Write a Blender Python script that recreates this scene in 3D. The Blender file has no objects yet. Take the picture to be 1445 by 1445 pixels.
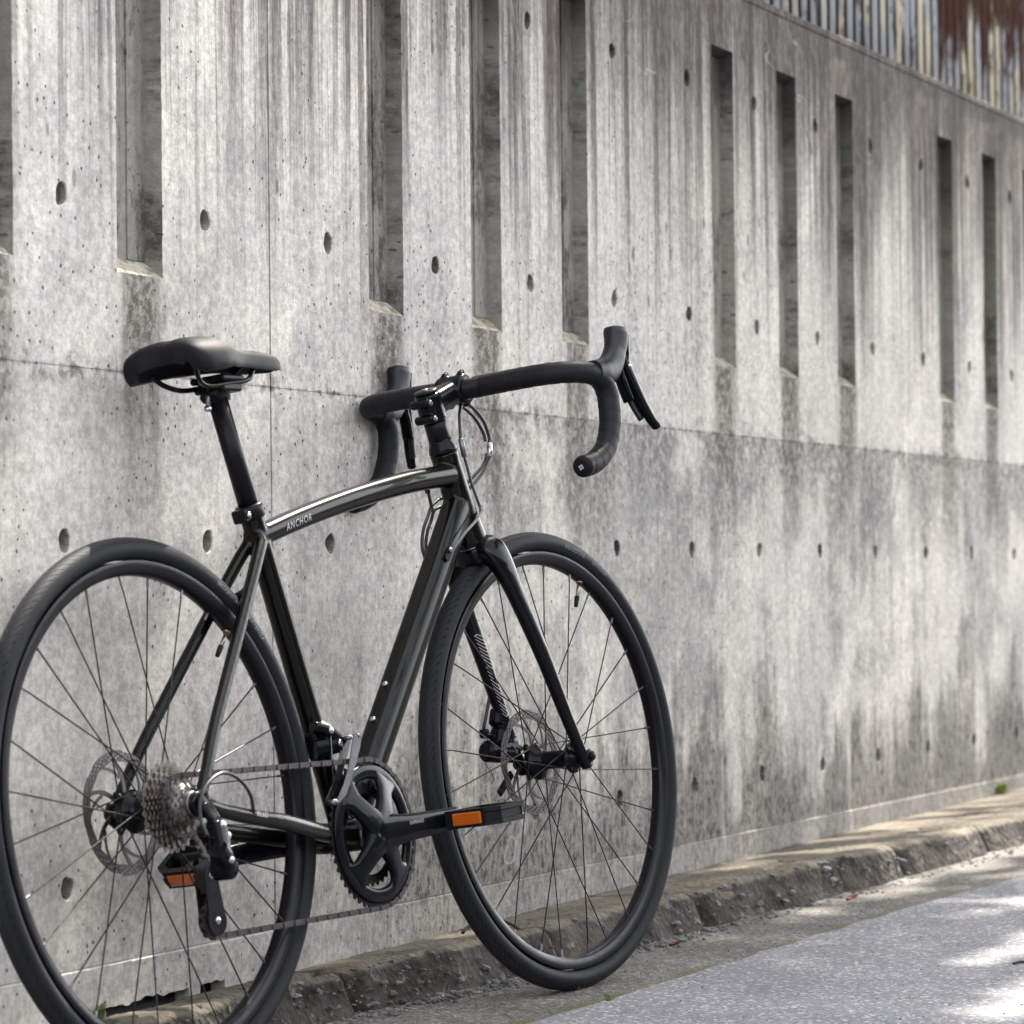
import bpy, bmesh, math, random
import numpy as np
from mathutils import Vector, Matrix, noise as mnoise

# ------------------------------------------------------------------ camera, world, sun, exposure
SC = bpy.context.scene
COL = SC.collection
random.seed(4)
RNG = np.random.default_rng(4)

cam_d = bpy.data.cameras.new('camera')
cam = bpy.data.objects.new('camera', cam_d)
COL.objects.link(cam)
_r = Vector((0.39406755, -0.91902507, -0.01018304))
_u = Vector((-0.01480025, -0.01742354, 0.99973865))
_f = Vector((0.91896231, 0.39381385, 0.02046786))
cam.matrix_world = Matrix(((_r.x, _u.x, -_f.x, -3.89285), (_r.y, _u.y, -_f.y, -2.12093),
                           (_r.z, _u.z, -_f.z, 0.62377), (0, 0, 0, 1)))
cam_d.sensor_width = 36.0
cam_d.lens = 123.11
cam_d.clip_start = 0.05
cam_d.clip_end = 500
cam_d.dof.use_dof = True
cam_d.dof.focus_distance = 5.15
cam_d.dof.aperture_fstop = 8.0
SC.camera = cam

SUN_EL, SUN_AZ = math.radians(52), math.radians(-4.0)      # azimuth from +X (along the wall)
world = bpy.data.worlds.new('World')
SC.world = world
world.use_nodes = True
wn = world.node_tree
wn.nodes.clear()
sky = wn.nodes.new('ShaderNodeTexSky')
sky.sky_type = 'NISHITA'
sky.sun_disc = False
sky.sun_elevation = SUN_EL
sky.sun_rotation = math.pi / 2 - SUN_AZ
sky.air_density = 1.0
sky.dust_density = 2.5
sky.ozone_density = 1.0
bg = wn.nodes.new('ShaderNodeBackground')
bg.inputs['Strength'].default_value = 0.15
wo = wn.nodes.new('ShaderNodeOutputWorld')
hazy = wn.nodes.new('ShaderNodeHueSaturation')         # thin bright cloud: a whiter sky
hazy.inputs['Saturation'].default_value = 0.2
wn.links.new(sky.outputs[0], hazy.inputs['Color'])
wn.links.new(hazy.outputs[0], bg.inputs[0])
wn.links.new(bg.outputs[0], wo.inputs[0])

sun_d = bpy.data.lights.new('sun', 'SUN')
sun_d.energy = 3.2
sun_d.angle = math.radians(0.6)
sun_d.color = (1.0, 0.93, 0.84)
sun = bpy.data.objects.new('sun', sun_d)
COL.objects.link(sun)
_s = Vector((math.cos(SUN_EL) * math.cos(SUN_AZ), math.cos(SUN_EL) * math.sin(SUN_AZ), math.sin(SUN_EL)))
sun.rotation_euler = _s.to_track_quat('Z', 'Y').to_euler()

SC.view_settings.view_transform = 'Standard'
SC.view_settings.look = 'None'
SC.view_settings.exposure = 2.55
SC.view_settings.gamma = 1.0
SC.view_settings.use_curve_mapping = False
SC.render.engine = 'CYCLES'
SC.cycles.max_bounces = 8

# ------------------------------------------------------------------ shader helpers
class NT:
    """small helper that chains shader nodes"""
    def __init__(s, name, coord='Object'):
        s.m = bpy.data.materials.new(name)
        s.m.use_nodes = True
        s.t = s.m.node_tree
        s.b = s.t.nodes['Principled BSDF']
        s.tc = s.t.nodes.new('ShaderNodeTexCoord')
        s.P = s.tc.outputs[coord]
        s.UV = s.tc.outputs['UV']
        sp = s.t.nodes.new('ShaderNodeSeparateXYZ')
        s.t.links.new(s.P, sp.inputs[0])
        s.X, s.Y, s.Z = sp.outputs
    def put(s, sock, v):
        if isinstance(v, (int, float)):
            if sock.type == 'RGBA': sock.default_value = (v, v, v, 1)
            elif sock.type == 'VECTOR': sock.default_value = (v, v, v)
            else: sock.default_value = v
        elif isinstance(v, (tuple, list)):
            sock.default_value = tuple(v) + ((1,) if sock.type == 'RGBA' and len(v) == 3 else ())
        else: s.t.links.new(v, sock)
    def set(s, **k):
        for n, v in k.items(): s.put(s.b.inputs[n.replace('_', ' ')], v)
    def m_(s, op, a, b=0.0, c=0.0, clamp=False):
        n = s.t.nodes.new('ShaderNodeMath'); n.operation = op; n.use_clamp = clamp
        s.put(n.inputs[0], a); s.put(n.inputs[1], b); s.put(n.inputs[2], c)
        return n.outputs[0]
    def add(s, a, b): return s.m_('ADD', a, b)
    def sub(s, a, b): return s.m_('SUBTRACT', a, b)
    def mul(s, a, b): return s.m_('MULTIPLY', a, b)
    def step(s, v, lo, hi, a=0.0, b=1.0):
        n = s.t.nodes.new('ShaderNodeMapRange'); n.interpolation_type = 'SMOOTHSTEP'
        s.put(n.inputs[0], v); s.put(n.inputs[1], lo); s.put(n.inputs[2], hi); s.put(n.inputs[3], a); s.put(n.inputs[4], b)
        return n.outputs[0]
    def vec(s, x, y, z):
        n = s.t.nodes.new('ShaderNodeCombineXYZ'); s.put(n.inputs[0], x); s.put(n.inputs[1], y); s.put(n.inputs[2], z)
        return n.outputs[0]
    def scale(s, v, k):
        n = s.t.nodes.new('ShaderNodeVectorMath'); n.operation = 'MULTIPLY'; s.put(n.inputs[0], v); s.put(n.inputs[1], k)
        return n.outputs[0]
    def noise(s, v, scale=1.0, detail=4.0, rough=0.55, dist=0.0):
        n = s.t.nodes.new('ShaderNodeTexNoise'); s.put(n.inputs['Vector'], v); s.put(n.inputs['Scale'], scale)
        s.put(n.inputs['Detail'], detail); s.put(n.inputs['Roughness'], rough); s.put(n.inputs['Distortion'], dist)
        return n.outputs['Fac']
    def vor(s, v, scale=1.0, feature='F1', out='Distance', rand=1.0):
        n = s.t.nodes.new('ShaderNodeTexVoronoi'); n.feature = feature; s.put(n.inputs['Vector'], v); s.put(n.inputs['Scale'], scale)
        s.put(n.inputs['Randomness'], rand)
        return n.outputs[out]
    def mix(s, f, a, b, mode='MIX'):
        n = s.t.nodes.new('ShaderNodeMix'); n.data_type = 'RGBA'; n.blend_type = mode
        s.put(n.inputs[0], f); s.put(n.inputs[6], a); s.put(n.inputs[7], b)
        return n.outputs[2]
    def bump(s, h, dist=0.001, strength=1.0, nrm=None):
        n = s.t.nodes.new('ShaderNodeBump'); s.put(n.inputs['Height'], h)
        n.inputs['Distance'].default_value = dist; n.inputs['Strength'].default_value = strength
        if nrm is not None: s.t.links.new(nrm, n.inputs['Normal'])
        return n.outputs[0]

def plain(name, col, rough=0.5, metal=0.0, coat=0.0, coat_rough=0.05, spec=0.5, grain=0.0, gscale=400, var=1.0):
    n = NT(name)
    n.set(Base_Color=col, Roughness=rough, Metallic=metal, Coat_Weight=coat, Coat_Roughness=coat_rough, Specular_IOR_Level=spec)
    k = n.noise(n.P, 35, 3)
    c = n.mix(k, tuple(x * 0.85 for x in col), tuple(min(1, x * 1.15) for x in col))
    n.set(Base_Color=c)
    r = n.noise(n.P, 60, 3)
    n.set(Roughness=n.step(r, 0.3, 0.7, max(0.02, rough - 0.05 * var), min(1, rough + 0.07 * var)))
    if grain > 0:
        n.set(Normal=n.bump(n.noise(n.P, gscale, 3), grain))
    return n.m

# ------------------------------------------------------------------ mesh helpers
class MB:
    def __init__(s): s.v = []; s.f = []; s.mi = []; s.sm = []; s.uv = None
    def add(s, v, f, mi=0, sm=True):
        o = len(s.v)
        s.v += [tuple(map(float, p)) for p in v]
        s.f += [tuple(i + o for i in q) for q in f]
        s.mi += [mi] * len(f); s.sm += [sm] * len(f)
    def build(s, name, mats, parent=None, kind=None, recalc=True):
        me = bpy.data.meshes.new(name)
        me.from_pydata(s.v, [], s.f)
        for m in (mats if isinstance(mats, (list, tuple)) else [mats]): me.materials.append(m)
        me.polygons.foreach_set('material_index', s.mi)
        me.polygons.foreach_set('use_smooth', s.sm)
        if recalc:
            bm = bmesh.new(); bm.from_mesh(me)
            bmesh.ops.remove_doubles(bm, verts=bm.verts, dist=1e-6)
            bmesh.ops.recalc_face_normals(bm, faces=bm.faces)
            bm.to_mesh(me); bm.free()
        me.update()
        return link(name, me, parent, kind)

def weld(o, voxel, smooth=6):
    """merge the overlapping pieces of one part into a single smooth skin"""
    for p in o.data.polygons: p.use_smooth = True
    r = o.modifiers.new('skin', 'REMESH'); r.mode = 'VOXEL'; r.voxel_size = voxel; r.use_smooth_shade = True
    if smooth:
        q = o.modifiers.new('relax', 'SMOOTH'); q.factor = 0.5; q.iterations = smooth
    return o

def link(name, me, parent=None, kind=None):
    o = bpy.data.objects.new(name, me)
    COL.objects.link(o)
    if parent is not None: o.parent = parent
    if kind: o['kind'] = kind
    return o

def empty(name, mat=None, parent=None, size=0.1):
    o = bpy.data.objects.new(name, None)
    o.empty_display_size = size
    COL.objects.link(o)
    if parent is not None: o.parent = parent
    if mat is not None: o.matrix_basis = mat
    return o

def tag(o, label, cat, group=None):
    o['label'] = label; o['category'] = cat
    if group: o['group'] = group
    return o

def A(*p): return np.array(p, float)
def unit(v):
    v = np.asarray(v, float); n = np.linalg.norm(v)
    return v / n if n > 1e-12 else v

def spline(pts, n=8):
    """Catmull-Rom through points (any dimension)"""
    P = np.array(pts, float)
    P = np.vstack([2 * P[0] - P[1], P, 2 * P[-1] - P[-2]])
    out = []
    for i in range(1, len(P) - 2):
        for t in np.linspace(0, 1, n, endpoint=False):
            a, b, c, d = P[i - 1], P[i], P[i + 1], P[i + 2]
            out.append(0.5 * (2 * b + (c - a) * t + (2 * a - 5 * b + 4 * c - d) * t * t + (3 * b - a - 3 * c + d) * t ** 3))
    out.append(P[-2])
    return np.array(out)

def section(k=16, power=2.0, facets=None):
    if facets: th = np.arange(facets) / facets * 2 * np.pi + np.pi / facets
    else: th = np.arange(k) / k * 2 * np.pi
    c, s_ = np.cos(th), np.sin(th)
    e = 2.0 / power
    return np.stack([np.sign(c) * np.abs(c) ** e, np.sign(s_) * np.abs(s_) ** e], 1)

def sweep(mb, pts, rad, k=16, up=None, power=2.0, mi=0, caps=True, sec=None, closed=False, sm=True):
    """sweep a section along pts. rad: scalar, list of scalars or list of (a,b); a lies along the side vector, b along up"""
    P = np.array(pts, float); n = len(P)
    R = np.array([(r, r) if np.isscalar(r) else tuple(r) for r in (([rad] * n) if np.isscalar(rad) or (isinstance(rad, tuple)) else rad)], float)
    S = section(k, power) if sec is None else np.array(sec, float)
    k = len(S)
    T = np.gradient(P, axis=0) if not closed else np.roll(P, -1, 0) - np.roll(P, 1, 0)
    rings = []
    u = None
    for i in range(n):
        t = unit(T[i])
        if up is not None: u = np.asarray(up, float)
        elif u is None: u = A(0, 0, 1) if abs(t[2]) < 0.9 else A(1, 0, 0)
        u = unit(u - t * np.dot(u, t))
        sd = np.cross(t, u)
        rings.append(P[i] + np.outer(S[:, 0] * R[i, 0], sd) + np.outer(S[:, 1] * R[i, 1], u))
    V = np.vstack(rings)
    F = []
    for i in range(n if closed else n - 1):
        a, b = i * k, ((i + 1) % n) * k
        for j in range(k):
            j2 = (j + 1) % k
            F.append((a + j, a + j2, b + j2, b + j))
    mb.add(V, F, mi, sm)
    if caps and not closed:
        mb.add(rings[0], [tuple(range(k))[::-1]], mi, False)
        mb.add(rings[-1], [tuple(range(k))], mi, False)

def revolve(mb, prof, c=(0, 0, 0), axis=(0, 1, 0), k=48, mi=0, sm=True, a0=0.0, a1=2 * math.pi):
    """revolve a profile of (radius, along) pairs round an axis"""
    ax = unit(axis); e1 = unit(np.cross(ax, A(0.1, 0.3, 1.0) if abs(ax[2]) < 0.9 else A(1, 0, 0))); 
    if abs(ax[1]) > 0.99: e1 = A(1, 0, 0)
    e2 = np.cross(ax, e1) if abs(ax[1]) < 0.99 else A(0, 0, 1)
    full = abs(a1 - a0 - 2 * math.pi) < 1e-6
    th = np.linspace(a0, a1, k, endpoint=not full)
    pr = np.array(prof, float); n = len(pr)
    V = []
    for t in th:
        d = np.cos(t) * e1 + np.sin(t) * e2
        V.append(A(*c) + pr[:, :1] * d + pr[:, 1:] * ax)
    V = np.vstack(V); F = []
    for i in range(k if full else k - 1):
        i2 = (i + 1) % k
        for j in range(n - 1):
            F.append((i * n + j, i * n + j + 1, i2 * n + j + 1, i2 * n + j))
    mb.add(V, F, mi, sm)

def cyl(mb, p0, p1, r, k=16, mi=0, r2=None, bev=0.0):
    p0, p1 = A(*p0), A(*p1); L = np.linalg.norm(p1 - p0); r2 = r if r2 is None else r2
    b = min(bev, L * 0.4, r * 0.6)
    pr = [(0.0001, 0), (r - b, 0)] + ([(r, b)] if b else []) + ([(r2, L - b)] if b else []) + [(r2 - b, L), (0.0001, L)]
    revolve(mb, pr, p0, p1 - p0, k, mi, sm=False if not b and k < 9 else True)

def box(mb, c, s, rot=None, mi=0, bev=0.0, sm=False):
    """box with chamfered edges, size s, rotation matrix rot (3x3, columns are axes)"""
    c = A(*c); h = A(*s) / 2; M = np.eye(3) if rot is None else np.array(rot, float)
    if bev <= 0:
        V = [c + M @ (h * A(x, y, z)) for x in (-1, 1) for y in (-1, 1) for z in (-1, 1)]
        F = [(0, 1, 3, 2), (4, 6, 7, 5), (0, 4, 5, 1), (2, 3, 7, 6), (0, 2, 6, 4), (1, 5, 7, 3)]
        mb.add(V, F, mi, sm); return
    b = min(bev, *(h * 0.95))
    V = []; idx = {}
    for x in (-1, 1):
        for y in (-1, 1):
            for z in (-1, 1):
                for a in range(3):
                    q = h * A(x, y, z) - b * A(x, y, z); q[a] = h[a] * (x, y, z)[a]
                    idx[(x, y, z, a)] = len(V); V.append(c + M @ q)
    F = []
    cyc = [(-1, -1), (1, -1), (1, 1), (-1, 1)]
    for a in range(3):
        for s_ in (-1, 1):
            q = []
            for (p1, p2) in cyc:
                k3 = [0, 0, 0]; k3[a] = s_; k3[(a + 1) % 3] = p1; k3[(a + 2) % 3] = p2
                q.append(idx[tuple(k3) + (a,)])
            F.append(tuple(q if s_ > 0 else q[::-1]))
    for a in range(3):
        for p1 in (-1, 1):
            for p2 in (-1, 1):
                b1, b2 = (a + 1) % 3, (a + 2) % 3
                k0 = [0, 0, 0]; k0[b1] = p1; k0[b2] = p2
                lo = list(k0); lo[a] = -1; hi = list(k0); hi[a] = 1
                q = [idx[tuple(lo) + (b1,)], idx[tuple(hi) + (b1,)], idx[tuple(hi) + (b2,)], idx[tuple(lo) + (b2,)]]
                F.append(tuple(q if p1 * p2 < 0 else q[::-1]))
    for x in (-1, 1):
        for y in (-1, 1):
            for z in (-1, 1):
                q = [idx[(x, y, z, a)] for a in range(3)]
                F.append(tuple(q if x * y * z > 0 else q[::-1]))
    mb.add(V, F, mi, sm)

def plate(mb, outline, y0, y1, mi=0, axis='y', sm=False):
    """extrude an x,z outline between y0 and y1"""
    n = len(outline)
    V = [(p[0], y0, p[1]) for p in outline] + [(p[0], y1, p[1]) for p in outline]
    F = [tuple(range(n)), tuple(range(2 * n - 1, n - 1, -1))] + [(i, i + n, (i + 1) % n + n, (i + 1) % n) for i in range(n)]
    mb.add(V, F, mi, sm)

def text_mesh(s, size=1.0, shear=0.0, spacing=1.0):
    """flat letter outlines as triangles: arrays of 2-D points and faces, centred"""
    cu = bpy.data.curves.new('lettering', 'FONT'); cu.body = s; cu.size = size; cu.shear = shear; cu.space_character = spacing
    cu.resolution_u = 3
    o = bpy.data.objects.new('lettering', cu); COL.objects.link(o)
    dg = bpy.context.evaluated_depsgraph_get(); dg.update()
    me = bpy.data.meshes.new_from_object(o.evaluated_get(dg))
    V = np.array([tuple(v.co)[:2] for v in me.vertices]); F = [tuple(p.vertices) for p in me.polygons]
    bpy.data.objects.remove(o); bpy.data.curves.remove(cu); bpy.data.meshes.remove(me)
    V[:, 0] -= (V[:, 0].min() + V[:, 0].max()) / 2; V[:, 1] -= (V[:, 1].min() + V[:, 1].max()) / 2
    return V, F

# ------------------------------------------------------------------ materials
WY = 0.1953            # face of the wall
SLOPE = 0.0132         # the street climbs along the wall
GZ = lambda x: SLOPE * x

def concrete_wall(name, recess=False, sill=False):
    n = NT(name)
    X, Y, Z, P = n.X, n.Y, n.Z, n.P
    big = n.noise(P, 1.3, 4, 0.6)
    mid = n.noise(P, 7, 6, 0.68)
    blot = n.noise(P, 3.2, 7, 0.72, 0.4)
    fine = n.noise(P, 85, 6, 0.75)
    spk = n.step(n.noise(P, 60, 7, 0.82), 0.40, 0.58)
    spk2 = n.step(n.noise(n.vec(n.mul(X, 90), Y, n.mul(Z, 26)), 1, 6, 0.8), 0.40, 0.60)
    far = n.step(X, 0.5, 3.0)
    c = n.mix(n.step(big, 0.35, 0.65), (0.60, 0.575, 0.54), (0.67, 0.632, 0.56))
    c = n.mix(n.mul(n.step(mid, 0.50, 0.32), 0.5), c, (0.38, 0.365, 0.36))
    c = n.mix(n.mul(n.mul(n.step(blot, 0.50, 0.66), n.step(far, 0, 1, 0.8, 1.0)), n.mul(spk, 0.5)), c, (0.2, 0.195, 0.195))
    c = n.mix(n.mul(n.step(blot, 0.42, 0.30), 0.6), c, (0.70, 0.675, 0.64))
    c = n.mix(n.step(fine, 0.32, 0.7), n.mix(1.0, c, (0.62, 0.615, 0.62), 'MULTIPLY'), n.mix(1.0, c, (1.08, 1.08, 1.07), 'MULTIPLY'))
    # rain runs from the top of the wall: broad, narrow and hair-thin, each with its own length
    nlong = n.noise(n.vec(n.mul(X, 6.0), 5.0, 0.0), 1, 4, 0.7)
    hi = n.step(n.add(Z, n.mul(n.sub(nlong, 0.5), 1.6)), 0.95, 1.62)
    st1 = n.noise(n.vec(n.mul(X, 12), 3.1, n.mul(Z, 0.45)), 1, 6, 0.65, 0.2)
    st2 = n.noise(n.vec(n.mul(X, 38), 7.7, n.mul(Z, 1.0)), 1, 5, 0.65, 0.25)
    st3 = n.noise(n.vec(n.mul(X, 4.5), 1.7, n.mul(Z, 0.6)), 1, 5, 0.65)
    st4 = n.noise(n.vec(n.mul(X, 95), 2.7, n.mul(Z, 1.6)), 1, 4, 0.6)
    c = n.mix(n.mul(n.mul(n.step(st1, 0.46, 0.62), n.add(n.mul(hi, 0.75), 0.1)), n.add(n.mul(spk2, 0.45), 0.5)), c, (0.13, 0.115, 0.115))
    c = n.mix(n.mul(n.mul(n.step(st2, 0.50, 0.61), n.add(n.mul(hi, 0.85), 0.07)), n.add(n.mul(spk2, 0.3), 0.65)), c, (0.085, 0.062, 0.056))
    c = n.mix(n.mul(n.step(st4, 0.56, 0.66), n.add(n.mul(hi, 0.5), 0.12)), c, (0.14, 0.12, 0.115))
    c = n.mix(n.mul(n.step(st2, 0.43, 0.32), n.add(n.mul(hi, 0.4), 0.12)), c, (0.68, 0.66, 0.63))
    # soot under the coping, reaching lower further along, hanging in runs
    edge = n.add(n.mul(n.sub(st1, 0.5), 0.9), n.mul(n.sub(st2, 0.5), 0.55))
    top = n.step(n.add(Z, edge), n.step(far, 0, 1, 1.36, 1.16), n.step(far, 0, 1, 1.82, 1.70))
    top = n.mul(top, n.add(n.mul(spk2, 0.22), 0.76))
    c = n.mix(n.mul(top, n.step(far, 0, 1, 0.82, 1.0)), c, (0.052, 0.041, 0.036))
    # black growth hanging under the pour joint
    hang = n.add(n.mul(n.sub(st1, 0.5), 0.75), n.mul(n.sub(mid, 0.5), 0.35))
    g = n.mul(n.step(n.add(Z, hang), 0.60, 0.88), n.step(Z, 0.914, 0.908))
    g = n.mul(n.mul(g, n.step(n.add(blot, n.mul(far, 0.10)), 0.45, 0.60)), n.step(X, 0.75, 1.5, 0.12, 1.0))
    c = n.mix(n.mul(g, n.add(n.mul(spk, 0.5), 0.26)), c, (0.062, 0.06, 0.06))
    # broad grey weathering lower down
    g2 = n.mul(n.mul(n.step(n.add(Z, n.mul(n.sub(st3, 0.5), 0.5)), 0.36, 0.5), n.step(Z, 0.95, 0.75)), n.step(n.add(st3, n.mul(n.sub(blot, 0.5), 0.9)), 0.44, 0.60))
    c = n.mix(n.mul(n.mul(g2, n.step(far, 0, 1, 0.15, 0.75)), n.add(n.mul(spk, 0.4), 0.5)), c, (0.15, 0.147, 0.15))
    # the joint line itself: a broken dark edge with mottled moss
    jd = n.m_('ABSOLUTE', n.sub(Z, n.add(0.912, n.mul(n.sub(mid, 0.5), 0.005))))
    c = n.mix(n.mul(n.step(jd, 0.0042, 0.0014), n.step(n.noise(n.vec(n.mul(X, 22), 0.0, 0.0), 1, 5, 0.7), 0.42, 0.62)), c, (0.11, 0.105, 0.10))
    jm = n.mul(n.step(n.add(jd, n.mul(n.sub(mid, 0.5), 0.09)), 0.030, 0.0), n.step(n.noise(P, 15, 6, 0.75), 0.48, 0.60))
    c = n.mix(n.mul(jm, n.add(n.mul(spk, 0.5), 0.3)), c, (0.09, 0.087, 0.082))
    # damp grime at the foot, broken by pale runs
    dn = n.add(n.mul(n.noise(n.vec(n.mul(X, 7.5), 9.3, n.mul(Z, 1.1)), 1, 6, 0.68, 0.35), 0.55), n.mul(n.noise(n.vec(n.mul(X, 6.0), 3.3, n.mul(Z, 4.2)), 1, 6, 0.72, 0.5), 0.45))
    dm = n.noise(n.vec(n.mul(X, 2.3), 4.9, 0.0), 1, 3, 0.6)
    hgt = n.add(n.mul(n.sub(dn, 0.46), 1.5), n.mul(n.sub(dm, 0.5), 0.55))
    low = n.mul(n.step(n.sub(Z, hgt), 0.40, 0.13), n.step(X, 0.35, 1.3, 0.10, 1.0))
    low = n.mul(low, n.add(n.mul(n.mul(spk2, spk), 0.45), 0.6))
    low = n.mul(low, n.step(Z, 0.118, 0.135, 0.75, 1.0))
    c = n.mix(low, c, (0.036, 0.031, 0.026))
    c = n.mix(n.mul(n.step(n.noise(n.vec(n.mul(X, 16), 6.1, n.mul(Z, 0.8)), 1, 4, 0.6), 0.60, 0.70), n.mul(n.step(Z, 0.75, 0.4), 0.25)), c, (0.66, 0.64, 0.60))
    # wet stains under the slots
    d = n.m_('ABSOLUTE', n.sub(n.m_('FRACT', n.add(n.mul(n.sub(X, 0.247), 1 / 0.3894), 0.5)), 0.5))
    d4 = n.m_('ABSOLUTE', n.sub(n.m_('FRACT', n.add(n.mul(n.sub(X, 0.636), 1 / 1.5576), 0.5)), 0.5))
    wob = n.noise(n.vec(n.mul(X, 22), 4.4, n.mul(Z, 2.2)), 1, 5, 0.68)
    m = n.mul(n.step(n.add(d, n.mul(n.sub(wob, 0.5), 0.26)), 0.20, 0.09), n.step(d4, 0.1, 0.16))
    fall = n.mul(n.step(n.add(Z, n.mul(n.sub(wob, 0.5), 0.5)), 0.62, 1.02), n.step(Z, 1.052, 1.047))
    c = n.mix(n.mul(n.mul(m, fall), n.add(n.mul(spk, 0.45), 0.5)), c, (0.075, 0.064, 0.05))
    # trowel scratches
    w = n.noise(n.vec(n.mul(X, 2.0), 0.0, n.mul(n.add(Z, n.mul(X, 0.35)), 5.2)), 1, 2, 0.5, 0.5)
    sc = n.mul(n.step(n.m_('ABSOLUTE', n.sub(w, 0.52)), 0.0028, 0.0008), n.step(n.noise(P, 2.2, 2), 0.52, 0.58))
    c = n.mix(n.mul(sc, 0.22), c, (0.70, 0.68, 0.65))
    # air pits and brown spots
    vp = n.scale(P, (1, 0.35, 1))
    pk = n.noise(P, 3.1, 3)
    pit = n.mul(n.step(n.add(n.vor(vp, 52), n.mul(n.sub(fine, 0.5), 0.12)), 0.15, 0.09), n.step(pk, 0.41, 0.52))
    pit2 = n.mul(n.step(n.add(n.vor(n.add(vp, 5.3), 13), n.mul(n.sub(fine, 0.5), 0.06)), 0.07, 0.04), n.step(n.noise(P, 5, 2), 0.52, 0.58))
    pits = n.m_('MAXIMUM', pit, pit2)
    c = n.mix(n.mul(pits, 0.88), c, (0.05, 0.046, 0.043))
    v3 = n.vor(n.vec(n.mul(X, 17), 2.0, n.mul(Z, 8)), 1)
    spot = n.mul(n.step(v3, 0.14, 0.08), n.mul(n.step(pk, 0.46, 0.54), n.step(Z, 0.95, 1.2)))
    c = n.mix(n.mul(spot, 0.7), c, (0.09, 0.065, 0.062))
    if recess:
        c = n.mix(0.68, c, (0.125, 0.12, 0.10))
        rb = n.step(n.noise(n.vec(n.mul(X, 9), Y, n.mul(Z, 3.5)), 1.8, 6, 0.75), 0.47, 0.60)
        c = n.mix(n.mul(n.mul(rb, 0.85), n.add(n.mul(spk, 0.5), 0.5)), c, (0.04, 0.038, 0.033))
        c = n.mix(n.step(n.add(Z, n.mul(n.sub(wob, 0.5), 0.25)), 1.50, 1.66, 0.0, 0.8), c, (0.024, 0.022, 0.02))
    if sill:
        c = n.mix(n.step(n.noise(P, 40, 5, 0.75), 0.42, 0.6), (0.40, 0.365, 0.30), (0.17, 0.145, 0.105))
    brush = n.noise(n.vec(n.mul(X, 9), 0.0, n.mul(Z, 230)), 1, 4, 0.65, 0.6)
    h = n.add(n.mul(n.noise(P, 210, 5, 0.75), 0.7), n.mul(brush, 0.2))
    h = n.add(h, n.mul(n.noise(P, 24, 5, 0.65), 1.2))
    h = n.add(h, n.mul(st1, 0.5))
    h = n.sub(h, n.mul(pits, 2.0))
    n.set(Base_Color=c, Roughness=0.88, Specular_IOR_Level=0.25, Normal=n.bump(h, 0.0018, 0.8))
    return n.m

M_WALL = concrete_wall('weathered_concrete')
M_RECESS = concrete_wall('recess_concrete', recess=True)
M_SILL = concrete_wall('sill_concrete', sill=True)
M_JOINT = plain('joint_filler', (0.09, 0.085, 0.085), 0.9)

def mortar():
    n = NT('tie_hole_mortar')
    c = n.mix(n.noise(n.P, 60, 4), (0.03, 0.03, 0.03), (0.10, 0.098, 0.095))
    n.set(Base_Color=c, Roughness=0.9, Normal=n.bump(n.noise(n.P, 160, 4), 0.002))
    return n.m
M_MORTAR = mortar()

def kerb_mat():
    n = NT('worn_kerb_concrete')
    P = n.P
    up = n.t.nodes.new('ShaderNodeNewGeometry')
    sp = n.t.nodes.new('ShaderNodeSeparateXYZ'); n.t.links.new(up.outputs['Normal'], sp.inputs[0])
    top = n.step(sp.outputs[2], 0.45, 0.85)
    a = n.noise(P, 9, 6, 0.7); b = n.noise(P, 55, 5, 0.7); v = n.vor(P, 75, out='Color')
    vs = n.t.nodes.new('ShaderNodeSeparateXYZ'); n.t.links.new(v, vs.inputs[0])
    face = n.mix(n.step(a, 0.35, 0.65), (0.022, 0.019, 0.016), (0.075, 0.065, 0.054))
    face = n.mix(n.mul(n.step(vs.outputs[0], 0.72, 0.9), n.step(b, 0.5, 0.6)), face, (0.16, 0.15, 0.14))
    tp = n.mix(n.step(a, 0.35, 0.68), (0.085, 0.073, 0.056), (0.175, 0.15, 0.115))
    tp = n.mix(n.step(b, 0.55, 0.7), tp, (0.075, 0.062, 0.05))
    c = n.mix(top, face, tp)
    c = n.mix(n.mul(n.step(n.noise(P, 4.5, 5, 0.7), 0.56, 0.7), 0.5), c, (0.075, 0.082, 0.04))
    h = n.add(n.mul(b, 1.0), n.mul(n.vor(P, 75), 0.9))
    n.set(Base_Color=c, Roughness=0.92, Specular_IOR_Level=0.25, Normal=n.bump(h, 0.006, 0.9))
    return n.m
M_KERB = kerb_mat()

def asphalt():
    n = NT('old_asphalt')
    P = n.P
    v = n.vor(P, 190, out='Color'); s_ = n.t.nodes.new('ShaderNodeSeparateXYZ'); n.t.links.new(v, s_.inputs[0])
    c = n.mix(s_.outputs[0], (0.12, 0.12, 0.128), (0.225, 0.225, 0.235))
    c = n.mix(n.step(s_.outputs[1], 0.86, 0.95), c, (0.46, 0.45, 0.44))
    c = n.mix(n.step(n.noise(P, 3.0, 5, 0.6), 0.35, 0.7), n.mix(1.0, c, (0.72, 0.72, 0.73), 'MULTIPLY'), c)
    c = n.mix(n.mul(n.step(n.noise(P, 11, 5, 0.7), 0.6, 0.75), 0.4), c, (0.08, 0.078, 0.075))
    h = n.add(n.vor(P, 190), n.mul(n.noise(P, 420, 3), 0.5))
    n.set(Base_Color=c, Roughness=0.78, Specular_IOR_Level=0.45, Normal=n.bump(h, 0.0022, 0.7))
    return n.m
M_ROAD = asphalt()

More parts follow.
